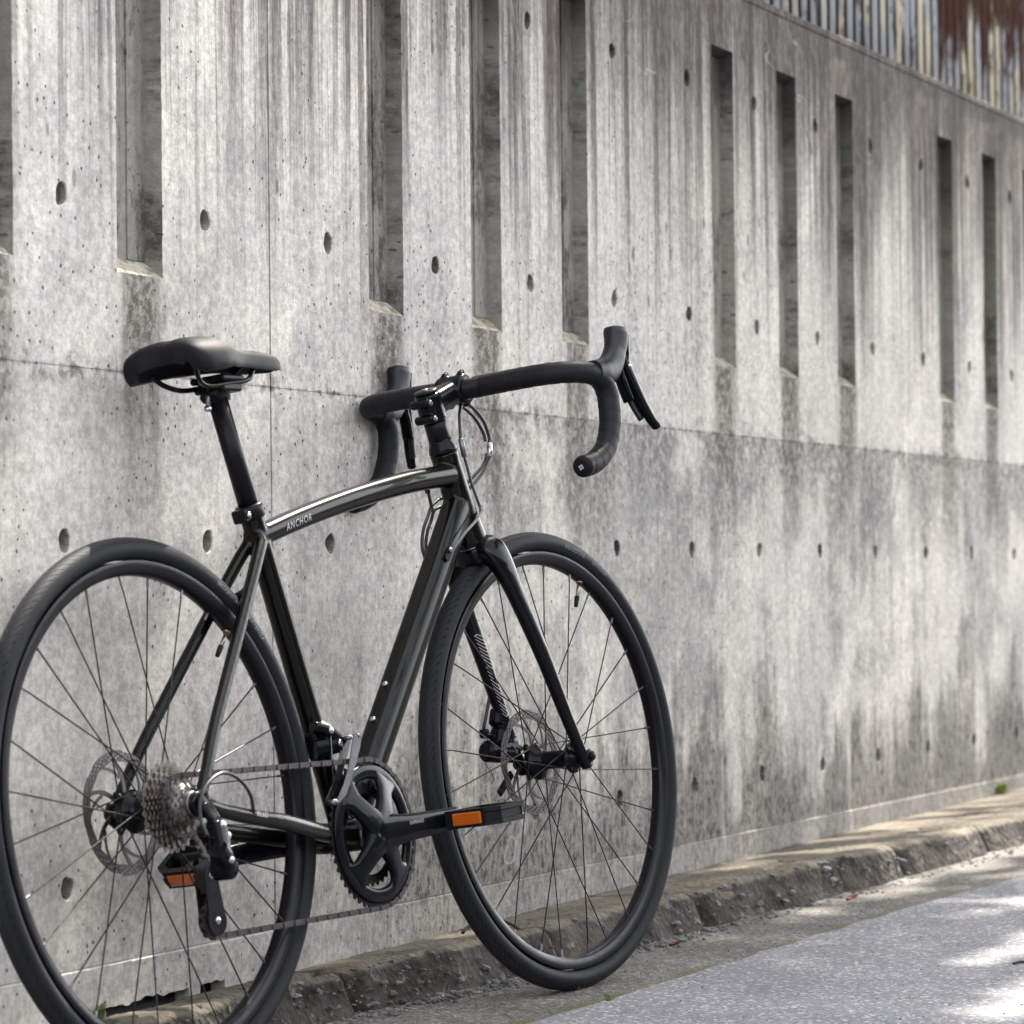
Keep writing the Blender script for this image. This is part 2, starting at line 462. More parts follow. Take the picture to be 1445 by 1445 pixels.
def gutter_mat():
    n = NT('gutter_concrete')
    P = n.P
    us = n.t.nodes.new('ShaderNodeSeparateXYZ'); n.t.links.new(n.UV, us.inputs[0])
    U, V = us.outputs[0], us.outputs[1]
    v = n.vor(P, 170, out='Color'); s_ = n.t.nodes.new('ShaderNodeSeparateXYZ'); n.t.links.new(v, s_.inputs[0])
    c = n.mix(s_.outputs[0], (0.085, 0.076, 0.067), (0.19, 0.176, 0.16))
    c = n.mix(n.step(s_.outputs[1], 0.88, 0.96), c, (0.32, 0.30, 0.28))
    c = n.mix(n.step(n.noise(P, 5, 5, 0.65), 0.35, 0.68), n.mix(1.0, c, (0.6, 0.58, 0.56), 'MULTIPLY'), c)
    # pale silt by the kerb and moss at the asphalt seam
    wv = n.add(V, n.mul(n.sub(n.noise(P, 14, 4), 0.5), 0.25))
    c = n.mix(n.mul(n.step(wv, 0.22, 0.06), 0.6), c, (0.24, 0.225, 0.2))
    seam = n.mul(n.step(n.add(V, n.mul(n.sub(n.noise(P, 30, 4), 0.5), 0.1)), 0.77, 0.86), n.step(n.noise(n.vec(n.X, 0.0, 0.0), 4.5, 3), 0.42, 0.55))
    c = n.mix(n.mul(seam, 0.85), c, (0.07, 0.076, 0.022))
    h = n.add(n.vor(P, 170), n.mul(n.noise(P, 60, 4), 1.2))
    n.set(Base_Color=c, Roughness=0.85, Specular_IOR_Level=0.35, Normal=n.bump(h, 0.004, 0.8))
    return n.m
M_GUTTER = gutter_mat()
M_GROUND = plain('bare_ground', (0.16, 0.14, 0.11), 0.95, grain=0.003, gscale=60)

def corrugated_paint():
    n = NT('peeling_painted_iron')
    X, Z, P = n.X, n.Z, n.P
    a = n.noise(n.vec(n.mul(X, 14), n.Y, n.mul(Z, 2.2)), 1, 5, 0.7)
    b = n.noise(n.vec(n.mul(X, 26), n.Y, n.mul(Z, 3.5)), 1.3, 5, 0.7)
    c = n.mix(n.step(a, 0.4, 0.6), (0.55, 0.56, 0.6), (0.62, 0.55, 0.37))
    rib = n.m_('FLOOR', n.add(n.mul(X, 1 / 0.064), 0.2))
    rn = n.noise(n.vec(n.mul(rib, 3.7), 0.0, n.mul(Z, 1.6)), 1, 3, 0.6)
    c = n.mix(n.step(rn, 0.42, 0.5), (0.66, 0.60, 0.46), (0.42, 0.44, 0.48))
    c = n.mix(n.step(rn, 0.56, 0.62), c, (0.62, 0.60, 0.56))
    c = n.mix(n.step(b, 0.55, 0.65), c, (0.34, 0.34, 0.35))
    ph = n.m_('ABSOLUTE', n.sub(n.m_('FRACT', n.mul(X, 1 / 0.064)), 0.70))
    rib_shade = n.mul(n.step(ph, 0.12, 0.075), n.step(n.noise(n.vec(n.mul(X, 9), 4.0, n.mul(Z, 2.5)), 1, 4, 0.6), 0.32, 0.44))  # broken dark stripe on each rib: dirt and valley shade painted in
    c = n.mix(rib_shade, c, (0.022, 0.02, 0.017))
    pv = n.t.nodes.new('ShaderNodeObjectInfo')
    big = n.noise(n.vec(n.mul(X, 1.5), n.mul(pv.outputs['Random'], 9.0), n.mul(Z, 1.0)), 1.2, 3, 0.5)
    edge = n.noise(n.vec(n.mul(X, 40), 0.5, n.mul(Z, 5)), 1, 4, 0.6)
    r = n.step(n.add(n.add(big, n.mul(n.sub(Z, 0.16), 0.9)), n.add(n.mul(n.sub(edge, 0.5), 0.9), n.mul(n.sub(rn, 0.5), 0.5))), 0.56, 0.70)
    rust = n.mix(n.noise(P, 40, 5, 0.7), (0.03, 0.011, 0.007), (0.09, 0.03, 0.016))
    c = n.mix(r, c, rust)
    fl = n.step(n.noise(n.vec(n.mul(X, 45), 3.3, n.mul(Z, 9)), 1, 5, 0.75), 0.53, 0.62)
    c = n.mix(n.mul(fl, 0.8), c, (0.05, 0.03, 0.022))
    n.set(Base_Color=c, Roughness=n.step(r, 0, 1, 0.55, 0.9), Normal=n.bump(n.add(a, b), 0.002, 0.5))
    return n.m
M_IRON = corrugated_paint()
M_RUST = plain('orange_rust', (0.075, 0.02, 0.007), 0.9, grain=0.002, gscale=60)

# bicycle
def paint(name, col, flake, rough=0.28, coat=1.0):
    n = NT(name)
    k = n.noise(n.P, 900, 2)
    c = n.mix(n.step(k, 0.45, 0.7), col, flake)
    n.set(Base_Color=c, Roughness=rough, Metallic=0.0, Coat_Weight=coat, Coat_Roughness=0.04, Specular_IOR_Level=0.08)
    return n.m
M_PAINT = paint('olive_black_gloss_paint', (0.0015, 0.0017, 0.0012), (0.004, 0.005, 0.0024), 0.3, 0.32)
M_FORK = paint('black_gloss_paint', (0.002, 0.002, 0.003), (0.003, 0.003, 0.0045), 0.3, 0.3)
M_BLACK = plain('satin_black_alloy', (0.005, 0.005, 0.006), 0.34, 0.0, 0.04, 0.2, 0.12)
M_BLACKG = plain('gloss_black_alloy', (0.0035, 0.004, 0.006), 0.24, 0.0, 0.12, 0.05, 0.08, var=0.2)
M_PLASTIC = plain('black_plastic', (0.007, 0.007, 0.008), 0.45, spec=0.14)
M_RUBBER = plain('hood_rubber', (0.007, 0.0074, 0.0105), 0.4, spec=0.35, grain=0.0003, gscale=900)
M_SILVER = plain('polished_alloy', (0.42, 0.42, 0.44), 0.24, 1.0)
M_GREY = plain('grey_alloy', (0.15, 0.15, 0.16), 0.35, 0.9)
M_STEEL = plain('worn_steel', (0.13, 0.12, 0.12), 0.42, 0.95)
M_COG = plain('nickel_cog', (0.27, 0.245, 0.225), 0.36, 1.0)
M_CHAIN = plain('oiled_chain', (0.06, 0.052, 0.054), 0.45, 0.8)
M_SPOKE = plain('black_spoke', (0.012, 0.01, 0.012), 0.35, 0.7)
M_BRASS = plain('brass_valve', (0.3, 0.255, 0.2), 0.3, 1.0)
M_RIM = plain('anodised_black_rim', (0.004, 0.004, 0.006), 0.34, 0.0, 0.06, 0.2, 0.16)
M_CABLE = plain('black_cable_housing', (0.015, 0.013, 0.018), 0.4)
M_CABLEG = plain('grey_cable_liner', (0.1, 0.1, 0.105), 0.4)
M_TEXT = plain('pale_grey_print', (0.34, 0.34, 0.35), 0.5)
M_TEXTD = plain('grey_tyre_print', (0.10, 0.102, 0.105), 0.6)
M_BLUE = plain('blue_rim_sticker', (0.03, 0.25, 0.42), 0.4)
def saddle_mat():
    n = NT('black_saddle_cover')
    n.set(Base_Color=(0.006, 0.0062, 0.008), Roughness=0.55, Specular_IOR_Level=0.16, Normal=n.bump(n.vor(n.P, 900), 0.0002, 0.5))
    return n.m
M_SADDLE = saddle_mat()
def tape_mat():
    n = NT('black_bar_tape')
    n.set(Base_Color=(0.009, 0.0095, 0.011), Roughness=0.5, Specular_IOR_Level=0.15, Normal=n.bump(n.noise(n.P, 700, 3), 0.0004, 0.6))
    return n.m
M_TAPE = tape_mat()
def tyre_mat():
    n = NT('tyre_rubber')           # object space: the axle is the origin, y across the tyre
    ang = n.m_('ARCTAN2', n.Z, n.X)
    ay = n.m_('ABSOLUTE', n.Y)
    ph = n.add(n.mul(ang, 150.0), n.mul(ay, 900.0))
    w = n.m_('SINE', ph)
    groove = n.step(w, 0.55, 0.85)
    rad = n.m_('SQRT', n.add(n.mul(n.X, n.X), n.mul(n.Z, n.Z)))
    tread = n.mul(n.step(rad, 0.3385, 0.3405), n.step(n.noise(n.P, 30, 2), 0.2, 0.3))
    c = n.mix(n.step(rad, 0.339, 0.345), (0.008, 0.009, 0.011), (0.02, 0.021, 0.024))
    c = n.mix(n.mul(n.noise(n.P, 40, 5, 0.7), 0.3), c, (0.024, 0.024, 0.026))
    n.set(Base_Color=c, Roughness=0.56, Specular_IOR_Level=0.13, Normal=n.bump(n.sub(n.mul(n.noise(n.P, 500, 3), 0.3), n.mul(groove, tread)), 0.0016, 1.0))
    return n.m
M_TYRE = tyre_mat()
def amber():
    n = NT('amber_reflector')
    w = n.vor(n.P, 260, rand=0.0)
    n.set(Base_Color=n.mix(w, (0.36, 0.065, 0.002), (0.46, 0.10, 0.004)), Roughness=0.2, Coat_Weight=0.8, Normal=n.bump(w, 0.001, 0.5))
    return n.m
M_AMBER = amber()
def leaf_mat(name, a, b):
    n = NT(name)
    n.set(Base_Color=n.mix(n.noise(n.P, 60, 3), a, b), Roughness=0.55, Subsurface_Weight=0.0, Transmission_Weight=0.0)
    return n.m
M_WEED = leaf_mat('weed_green', (0.12, 0.2, 0.03), (0.34, 0.40, 0.10))
M_GRASS = leaf_mat('grass_green', (0.06, 0.1, 0.03), (0.2, 0.24, 0.1))
M_DEAD = plain('dead_leaf', (0.17, 0.06, 0.025), 0.7)
M_TWIG = plain('dry_twig', (0.035, 0.025, 0.02), 0.9)
def stone_mat():
    n = NT('grey_pebble')
    oi = n.noise(n.P, 25, 2)
    n.set(Base_Color=n.mix(n.step(oi, 0.35, 0.65), (0.05, 0.048, 0.046), (0.17, 0.165, 0.16)), Roughness=0.8)
    return n.m
M_STONE = stone_mat()
M_BARK = plain('tree_bark', (0.1, 0.075, 0.055), 0.9, grain=0.01, gscale=30)
M_LEAF = leaf_mat('tree_leaf', (0.04, 0.075, 0.018), (0.09, 0.14, 0.035))
M_HEDGE = leaf_mat('hedge_leaf', (0.018, 0.032, 0.01), (0.05, 0.08, 0.022))
# ------------------------------------------------------------------ the setting: ground, road, gutter, kerb
def lerp_tab(tab):
    xs = [t[0] for t in tab]
    return lambda x: np.array([np.interp(x, xs, [t[i] for t in tab]) for i in range(1, len(tab[0]))])
EDGE = lerp_tab([(-6, 0.125, 0.0), (0.0, 0.12, 0.066), (0.5, 0.1, 0.069), (0.74, 0.085, 0.073), (0.93, 0.055, 0.079), (1.5, 0.012, 0.083),
                 (1.93, -0.02, 0.087), (2.22, -0.045, 0.095), (2.6, -0.075, 0.102), (3.2, -0.1, 0.099), (3.65, -0.12, 0.104), (5, -0.18, 0.115), (14, -0.5, 0.25)])
KBACK = lambda x: 0.0575 + 0.0078 * x
SEAM = lerp_tab([(-30, 0.1, 0), (-1, -0.1, 0), (0.0, -0.17, 0), (0.87, -0.225, 0), (1.56, -0.25, 0), (2.27, -0.285, 0), (2.8, -0.325, 0), (6, -0.53, 0), (14, -1.0, 0), (60, -4, 0)])

def sheet(name, xs, ys_fn, m, kind='structure', zoff=0.0, rough=0.0, uv=True):
    V = []; F = []; UVs = []
    for i, x in enumerate(xs):
        ys = ys_fn(x)
        for j, y in enumerate(ys):
            dz = rough * (mnoise.noise(Vector((x * 6, y * 6, 3))) + 0.5 * mnoise.noise(Vector((x * 19, y * 19, 7)))) if rough else 0
            V.append((x, y, GZ(x) + zoff + dz)); UVs.append((x, j / (len(ys) - 1)))
    k = len(ys_fn(xs[0]))
    for i in range(len(xs) - 1):
        for j in range(k - 1):
            a = i * k + j
            F.append((a, a + 1, a + k + 1, a + k))
    me = bpy.data.meshes.new(name); me.from_pydata(V, [], F); me.materials.append(m)
    if uv:
        l = me.uv_layers.new(name='UVMap')
        idx = np.empty(len(me.loops), dtype=np.int32); me.loops.foreach_get('vertex_index', idx)
        l.data.foreach_set('uv', np.array(UVs, np.float32)[idx].ravel())
    me.polygons.foreach_set('use_smooth', [True] * len(me.polygons))
    return link(name, me, None, kind)

gx = np.concatenate([np.linspace(-60, -2, 12), np.linspace(-1.5, 9, 260), np.linspace(9.5, 120, 20)])
sheet('ground', np.linspace(-80, 140, 12), lambda x: np.linspace(80, -80, 9), M_GROUND, zoff=-0.05)
road = sheet('road', gx, lambda x: SEAM(x)[0] + .010 * mnoise.noise(Vector((x * 9, 2, 1))) + .004 * mnoise.noise(Vector((x * 40, 5, 1))) - np.array([0, 0.02, 0.05, 0.1, 0.2, 0.4, 0.7, 1.2, 2, 4, 7.0]), M_ROAD, zoff=0.004, rough=0.0012)
gutter = sheet('gutter', gx, lambda x: np.linspace(EDGE(x)[0] + 0.03, SEAM(x)[0] - 0.03, 12), M_GUTTER, rough=0.0012)

# kerb: separate worn stones, each a part of its own
kerb = empty('kerb'); kerb['kind'] = 'structure'
def kerb_stone(x0, x1, seed):
    nx, nt = max(6, int((x1 - x0) / 0.0125)), 30
    V = []; F = []
    for i in range(nx + 1):
        x = x0 + (x1 - x0) * i / nx
        ye, ze = EDGE(x); kb = KBACK(x)
        endr = min((x - x0), (x1 - x)) / 0.03
        # profile from the wall foot over the worn shoulder to the gutter
        back = WY - 0.002
        pr = [(back, kb - 0.05), (back, kb)]
        for t in np.linspace(0.06, 0.86, 14): pr.append((back + (ye + 0.016 - back) * t, kb + (ze - kb) * t ** 1.3))
        g = GZ(x) - 0.012
        for a in np.linspace(0.12, 1, 7): 
            pr.append((ye + 0.018 - 0.022 * math.sin(a * math.pi / 2), ze - 0.016 * (1 - math.cos(a * math.pi / 2)) ))
        for t in np.linspace(0.2, 1, 7): pr.append((ye - 0.004 - 0.024 * t, (ze - 0.016) * (1 - t) + g * t))
        for j, (y, z) in enumerate(pr):
            p = Vector((x + seed * 3.1, y, z))
            rough = mnoise.noise(p * 7) * 0.007 + mnoise.noise(p * 24) * 0.0042 + mnoise.noise(p * 70) * 0.0028
            crag = max(0, mnoise.noise(Vector((x * 7 + seed, y * 12, z * 12)))) * (0.013 if x < 2.6 else 0.004)
            if j < 2: y2, z2 = y, z + (rough * 0.4 if j else 0)
            elif j < 16:
                f = min(1, (j - 1) / 8)
                y2, z2 = y, z + rough * 0.55 * f - (crag if j > 11 else 0)
            else:
                y2, z2 = y + (rough + crag) * 0.9, z + rough * 0.5 - (crag * 0.7 if j < 22 else 0)
            if endr < 1 and j > 10: z2 -= (1 - endr) * 0.010; y2 += (1 - endr) * 0.008
            V.append((x, y2, z2))
    k = len(pr)
    for i in range(nx):
        for j in range(k - 1):
            a = i * k + j; F.append((a, a + 1, a + k + 1, a + k))
    F.append(tuple(range(k))); F.append(tuple(range(nx * k, (nx + 1) * k))[::-1])
    mb = MB(); mb.add(V, F, 0, True)
    o = mb.build('kerb_stone', M_KERB, kerb)
    return o
kx = [-2.4, -1.8, -1.18, -0.52, 0.08, 0.66, 1.27, 1.83, 2.47, 2.79, 3.33, 3.95, 4.6, 5.2, 5.9, 6.6, 7.4, 8.2]
for i in range(len(kx) - 1): kerb_stone(kx[i] + 0.005, kx[i + 1] - 0.005, i)

# ------------------------------------------------------------------ the concrete wall
wall = empty('concrete_wall', Matrix.Identity(4))
tag(wall, 'tall weathered concrete retaining wall with vertical slots and tie holes', 'wall')
JX = [0.629 + 1.5705 * k for k in range(-2, 6)]
SLOTS = {k: 0.247 + 0.3894 * k for k in range(-7, 21) if (k - 1) % 4 != 0}
HOLE_X = [0.042 + 0.3903 * k for k in range(-6, 21)]
SZ0, SZ1, SDEP = 1.045, 1.672, 0.030
JZ, TOPZ, FOOTZ = 0.912, 1.785, 0.129
FOOT_GAPS = [(-.30, -.05), (.10, .365), (.392, .475), (-1.2, -.9)]      # where the foot has broken away above the kerb

def wall_panel(x0, x1, z0, z1, slots, holes, yf, name='wall_panel', gl=0.0006, gr=0.0006, g=0.0003):
    """front face cut round slots and tie holes, with returns at the joints"""
    x0 += gl; x1 -= gr; z0 += g; z1 -= g
    edges = [v for s in slots for v in s[:2]]
    def jit(x, z):            # worn arrises: the slot edges wander by a millimetre or two
        if any(abs(x - e) < 1e-6 for e in edges) and SZ0 + .004 < z < SZ1 - .004:
            return x + 0.0016 * mnoise.noise(Vector((x * 31, z * 55, 2))) + 0.0011 * mnoise.noise(Vector((x * 17, z * 160, 9)))
        return x
    HR, HS = 0.0145, 0.024
    xs = sorted({x0, x1} | {v for s in slots for v in s[:2]} | {v for h in holes for v in (h[0] - HS, h[0] + HS)})
    zs = sorted({z0, z1} | {v for s in slots for v in s[2:]} | {v for h in holes for v in (h[1] - HS, h[1] + HS)} | ({SZ0 + .012 * k for k in range(1, int((SZ1 - SZ0) / .012)) if not any(abs(SZ0 + .012 * k - h[1]) < HS + .001 for h in holes)} if slots else set()))
    mb = MB()
    for i in range(len(xs) - 1):
        for j in range(len(zs) - 1):
            cx, cz = (xs[i] + xs[i + 1]) / 2, (zs[j] + zs[j + 1]) / 2
            if any(s[0] < cx < s[1] and s[2] < cz < s[3] for s in slots): continue
            if any(abs(cx - h[0]) < 1e-6 + HS * .5 and abs(cz - h[1]) < HS * .5 for h in holes): continue
            mb.add([(jit(xs[i], zs[j]), yf, zs[j]), (jit(xs[i + 1], zs[j]), yf, zs[j]), (jit(xs[i + 1], zs[j + 1]), yf, zs[j + 1]), (jit(xs[i], zs[j + 1]), yf, zs[j + 1])], [(0, 1, 2, 3)], 0, False)
    for hx, hz in holes:
        N = 24; V = []; F = []
        for i in range(N):
            t = 2 * math.pi * i / N; c, s_ = math.cos(t), math.sin(t); q = HS / max(abs(c), abs(s_))
            wob = 1 + 0.16 * mnoise.noise(Vector((c * 1.6 + hx * 7, s_ * 1.6, hz * 9))) + (0.28 * max(0, math.sin(t * 1.0 + hx * 11 + hz * 3)) ** 6)
            V += [(hx + c * q, yf, hz + s_ * q), (hx + c * HR * wob * 1.08, yf, hz + s_ * HR * wob * 1.08),
                  (hx + c * HR * wob, yf + 0.002, hz + s_ * HR * wob), (hx + c * HR * 0.93, yf + 0.022, hz + s_ * HR * 0.93)]
        for i in range(N):
            a, b = i * 4, (i + 1) % N * 4
            F += [(a, a + 1, b + 1, b), (a + 1, a + 2, b + 2, b + 1), (a + 2, a + 3, b + 3, b + 2)]
        mb.add(V, F, 0, False)
        mb.mi[-N * 3:] = [0, 0, 1] * N
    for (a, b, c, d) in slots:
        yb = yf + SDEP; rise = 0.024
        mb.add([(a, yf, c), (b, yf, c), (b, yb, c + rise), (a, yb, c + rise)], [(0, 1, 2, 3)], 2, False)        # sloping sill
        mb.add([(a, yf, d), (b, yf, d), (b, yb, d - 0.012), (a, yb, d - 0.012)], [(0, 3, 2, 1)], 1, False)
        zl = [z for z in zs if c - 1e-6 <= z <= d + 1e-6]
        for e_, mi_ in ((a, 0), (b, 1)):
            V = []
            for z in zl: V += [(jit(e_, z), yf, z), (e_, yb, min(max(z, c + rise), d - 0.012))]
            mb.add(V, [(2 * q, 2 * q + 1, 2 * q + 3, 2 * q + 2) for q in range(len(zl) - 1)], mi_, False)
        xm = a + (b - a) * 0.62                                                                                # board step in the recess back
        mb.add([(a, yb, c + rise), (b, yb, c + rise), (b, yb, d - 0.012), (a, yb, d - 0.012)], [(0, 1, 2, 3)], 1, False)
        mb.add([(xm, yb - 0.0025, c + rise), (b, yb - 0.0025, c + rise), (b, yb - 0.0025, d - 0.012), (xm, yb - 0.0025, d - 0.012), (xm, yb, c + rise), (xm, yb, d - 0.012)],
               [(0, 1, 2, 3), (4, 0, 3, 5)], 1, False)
    e = 0.012
    mb.add([(x0, yf, z0), (x1, yf, z0), (x1, yf, z1), (x0, yf, z1), (x0, yf + e, z0), (x1, yf + e, z0), (x1, yf + e, z1), (x0, yf + e, z1)],
           [(0, 4, 5, 1), (1, 5, 6, 2), (2, 6, 7, 3), (3, 7, 4, 0)], 0, False)
    return mb.build(name, [M_WALL, M_RECESS, M_SILL], wall, recalc=False)

plug_mb = MB()
N = 20
pv = [(0, 0.010, 0)] + [(0.0148 * math.cos(2 * math.pi * i / N), 0.013 + 0.003 * math.sin(2 * math.pi * i / N + 1), 0.0148 * math.sin(2 * math.pi * i / N)) for i in range(N)]
plug_mb.add(pv, [(0, 1 + i, 1 + (i + 1) % N) for i in range(N)], 0, True)
plug = None
JG = [0.0025 if abs(x - 0.629) < 0.01 else 0.0006 for x in JX]
for i in range(len(JX) - 1):
    x0, x1 = JX[i], JX[i + 1]
    sl = [(c - 0.0625, c + 0.0625, SZ0, SZ1) for c in SLOTS.values() if x0 < c < x1]
    hx = [h for h in HOLE_X if x0 + 0.03 < h < x1 - 0.03]
    wall_panel(x0, x1, JZ, TOPZ, sl, [(h, z) for h in hx for z in (1.136, 1.586)], WY, gl=JG[i], gr=JG[i + 1])
    wall_panel(x0, x1, FOOTZ, JZ, [], [(h, z) for h in hx for z in (0.686, 0.236)], WY, gl=JG[i], gr=JG[i + 1])
    mb = MB(); V = []; nf = int((x1 - x0) / 0.008)
    for q in range(nf + 1):
        fx = x0 + 0.0015 + (x1 - x0 - 0.003) * q / nf
        jag = 0.004 * mnoise.noise(Vector((fx * 60, 1, 5))) + 0.006 * mnoise.noise(Vector((fx * 18, 4, 2)))
        gap = any(a < fx < b for a, b in FOOT_GAPS)
        zb = KBACK(fx) + 0.013 + jag if gap else -0.04
        V += [(fx, WY - 0.0025, zb), (fx, WY - 0.0025, FOOTZ - 0.003), (fx, WY - 0.0005, FOOTZ - 0.0008), (fx, WY + 0.02, FOOTZ - 0.0008), (fx, WY + 0.02, zb)]
    F = []
    for q in range(nf):
        for j in range(5): a, b = q * 5 + j, q * 5 + (j + 1) % 5; F.append((a, b, b + 5, a + 5))
    mb.add(V, F, 0, False); mb.build('wall_footing', M_WALL, wall)
    for h in hx:
        for z in (1.136, 1.586, 0.686, 0.236):
            if plug is None: plug = plug_mb.build('tie_hole_plug', M_MORTAR, wall); o = plug
            else: o = plug.copy(); COL.objects.link(o)
            o.location = (h, WY + random.uniform(0.0, 0.007), z); o.rotation_euler = (0, random.uniform(0, 6.28), 0)
mb = MB(); box(mb, ((JX[0] + JX[-1]) / 2, WY + 0.16, 0.86), (JX[-1] - JX[0] - 0.01, 0.25, 1.83))
mb.build('wall_core', M_JOINT, wall)
mb = MB(); box(mb, ((JX[0] + JX[-1]) / 2, WY + 0.145, TOPZ + 0.0095), (JX[-1] - JX[0], 0.294, 0.0182), bev=0.003)
mb.build('coping', M_WALL, wall)

# corrugated iron fence on top of the wall
fence = empty('corrugated_fence', Matrix.Translation((0, WY + 0.12, TOPZ + 0.02)))
tag(fence, 'corrugated iron fence of peeling cream paint and brown rust above the wall', 'fence')
PITCH = 0.064
def sheet_iron(x0, n, y, h, m, tilt=0.0):
    per = 10; V = []; F = []
    for i in range(n * per + 1):
        x = x0 + i / per * PITCH
        for z in (0.0, h):
            V.append((x, y - 0.012 * math.cos(2 * math.pi * i / per) + tilt * z, z))
    for i in range(n * per): F.append((2 * i, 2 * i + 2, 2 * i + 3, 2 * i + 1))
    me = bpy.data.meshes.new('iron_sheet'); me.from_pydata(V, [], F); me.materials.append(m)
    me.polygons.foreach_set('use_smooth', [True] * len(F))
    o = link('iron_sheet', me, fence)
    md = o.modifiers.new('thickness', 'SOLIDIFY'); md.thickness = 0.0012
    return o
x = -1.6
i = 0
while x < 8.0:
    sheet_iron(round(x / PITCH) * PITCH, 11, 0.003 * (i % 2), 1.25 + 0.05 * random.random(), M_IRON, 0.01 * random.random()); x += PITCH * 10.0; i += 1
mb = MB(); box(mb, (3.2, 0.04, 0.9), (9.6, 0.04, 0.05)); mb.build('fence_rail', M_RUST, fence)
for xx in np.arange(-1.5, 8.0, 1.55):
    mb = MB(); box(mb, (xx, 0.085, 0.62), (0.05, 0.05, 1.3)); mb.build('fence_post', M_RUST, fence)
# ------------------------------------------------------------------ the bicycle (own frame: x forward, y left, z up; origin under the rear axle)
R, WB = 0.3465, 1.0087
LEAN = Matrix(((0.99169952, 0.12854996, 0.00264105, 0), (-0.12791189, 0.98427407, 0.1218323, 0), (0.01306202, -0.12115886, 0.99254719, 0), (0, 0, 0, 1)))
bike = empty('bicycle', LEAN)
tag(bike, 'black drop-bar road bicycle with disc brakes leaning against the concrete wall', 'bicycle')
PA = Vector((0.96348743, 0, 0.33115218)); AX = Vector((-0.32063828, 0, 0.94720172))
FA = Vector((1.00874907, 0, R)); RA = Vector((0, 0, R)); BB = Vector((0.4198, 0, 0.2772))
S3 = Matrix(((0.9992185, 0.03952612, -0.00026455), (-0.03952612, 0.99912895, -0.01338003), (-0.00026455, 0.01338003, 0.99991045)))
STEER = Matrix.Translation(PA) @ S3.to_4x4() @ Matrix.Translation(-PA)
def steered(o): o.matrix_basis = STEER @ o.matrix_basis; return o
def hd(t): return np.array(PA + AX * t)           # point on the steering axis
HX = A(AX.z, 0, -AX.x)                            # forward, square to the steering axis

def bolt(parent, m, p0, p1, r, name='bolt', bev=.0008, k=14):
    b_ = MB(); cyl(b_, p0, p1, r, k, bev=bev); return b_.build(name, m, parent)

# frame: one welded piece
mb = MB()
SD = unit(A(-0.2864, 0, 0.9581))
bb = np.array(BB)
sweep(mb, [bb, bb + SD * .2, bb + SD * 0.462], [0.0165, 0.0158, 0.0158], 24)
sweep(mb, [hd(0.363), hd(0.372), hd(0.39), hd(0.42), hd(0.46), hd(0.495), hd(0.509)], [0.0255, 0.0258, 0.0245, 0.0222, 0.0208, 0.0205, 0.0212], 28)
tt = spline([(.283, 0, .688), (.32, 0, .6975), (.40, 0, .7165), (.5, 0, .737), (.6, 0, .7545), (.7, 0, .769), (.80, 0, .779)], 6)
sweep(mb, tt, [(0.0155 + 0.004 * i / (len(tt) - 1), 0.0143 + 0.0025 * i / (len(tt) - 1)) for i in range(len(tt))], 24, up=(0, 0, 1), power=2.5)
ds, de = bb + A(0.004, 0, 0.003), A(0.828, 0, 0.739)
oct_ = np.array([(-.46, -1), (.46, -1), (.95, -.5), (1, 0.1), (.93, .48), (.5, 1), (-.5, 1), (-.93, .48), (-1, .1), (-.95, -.5)])
def facet(S, b=.12):
    out = []
    for i in range(len(S)):
        p, c, n = S[i - 1], S[i], S[(i + 1) % len(S)]
        out += [c + (p - c) * b, c + (p - c) * b * .3 + (n - c) * b * .3 , c + (n - c) * b]
    return np.array(out)
dts = [ds + (de - ds) * t for t in np.linspace(0, 1, 9)]
sweep(mb, dts, [(0.0225, 0.0222)] * 7 + [(0.022, 0.0235), (0.0205, 0.0245)], up=(0, 0, 1), sec=facet(oct_))
revolve(mb, [(0.0001, -.036), (0.0205, -.036), (0.0215, -.034), (0.0215, .034), (0.0205, .036), (0.0001, .036)], bb, k=28)
for s in (-1, 1):
    st = spline([(.289, s * .010, .684), (.262, s * .017, .655), (.175, s * .0345, .5575), (.075, s * .0535, .444), (.035, s * .0625, .392), (.006, s * .068, .354)], 6)
    sweep(mb, st, [0.0092 - 0.0012 * i / (len(st) - 1) for i in range(len(st))], 16)
    cs = spline([(.018, s * .068, .3425), (.05, s * .066, .334), (.12, s * .062, .321), (.2, s * .056, .3085), (.32, s * .036, .287), (.405, s * .028, .278)], 6)
    sweep(mb, cs, [(0.0075 + .0035 * t, 0.0085 + 0.0045 * t) for t in np.linspace(0, 1, len(cs))], 16, up=(0, 0, 1), power=2.6)
    plate(mb, [(-.012, .336), (-.016, .35), (-.006, .362), (.012, .364), (.03, .352), (.045, .343), (.05, .327), (.02, .33), (.002, .326)], s * .064, s * .0705)
br = spline([(.232, -.022, .619), (.226, -.012, .612), (.223, 0, .609), (.226, .012, .612), (.232, .022, .619)], 5)
sweep(mb, br, 0.0072, 14)
frame = weld(mb.build('frame', M_PAINT, bike), .0022, 5)

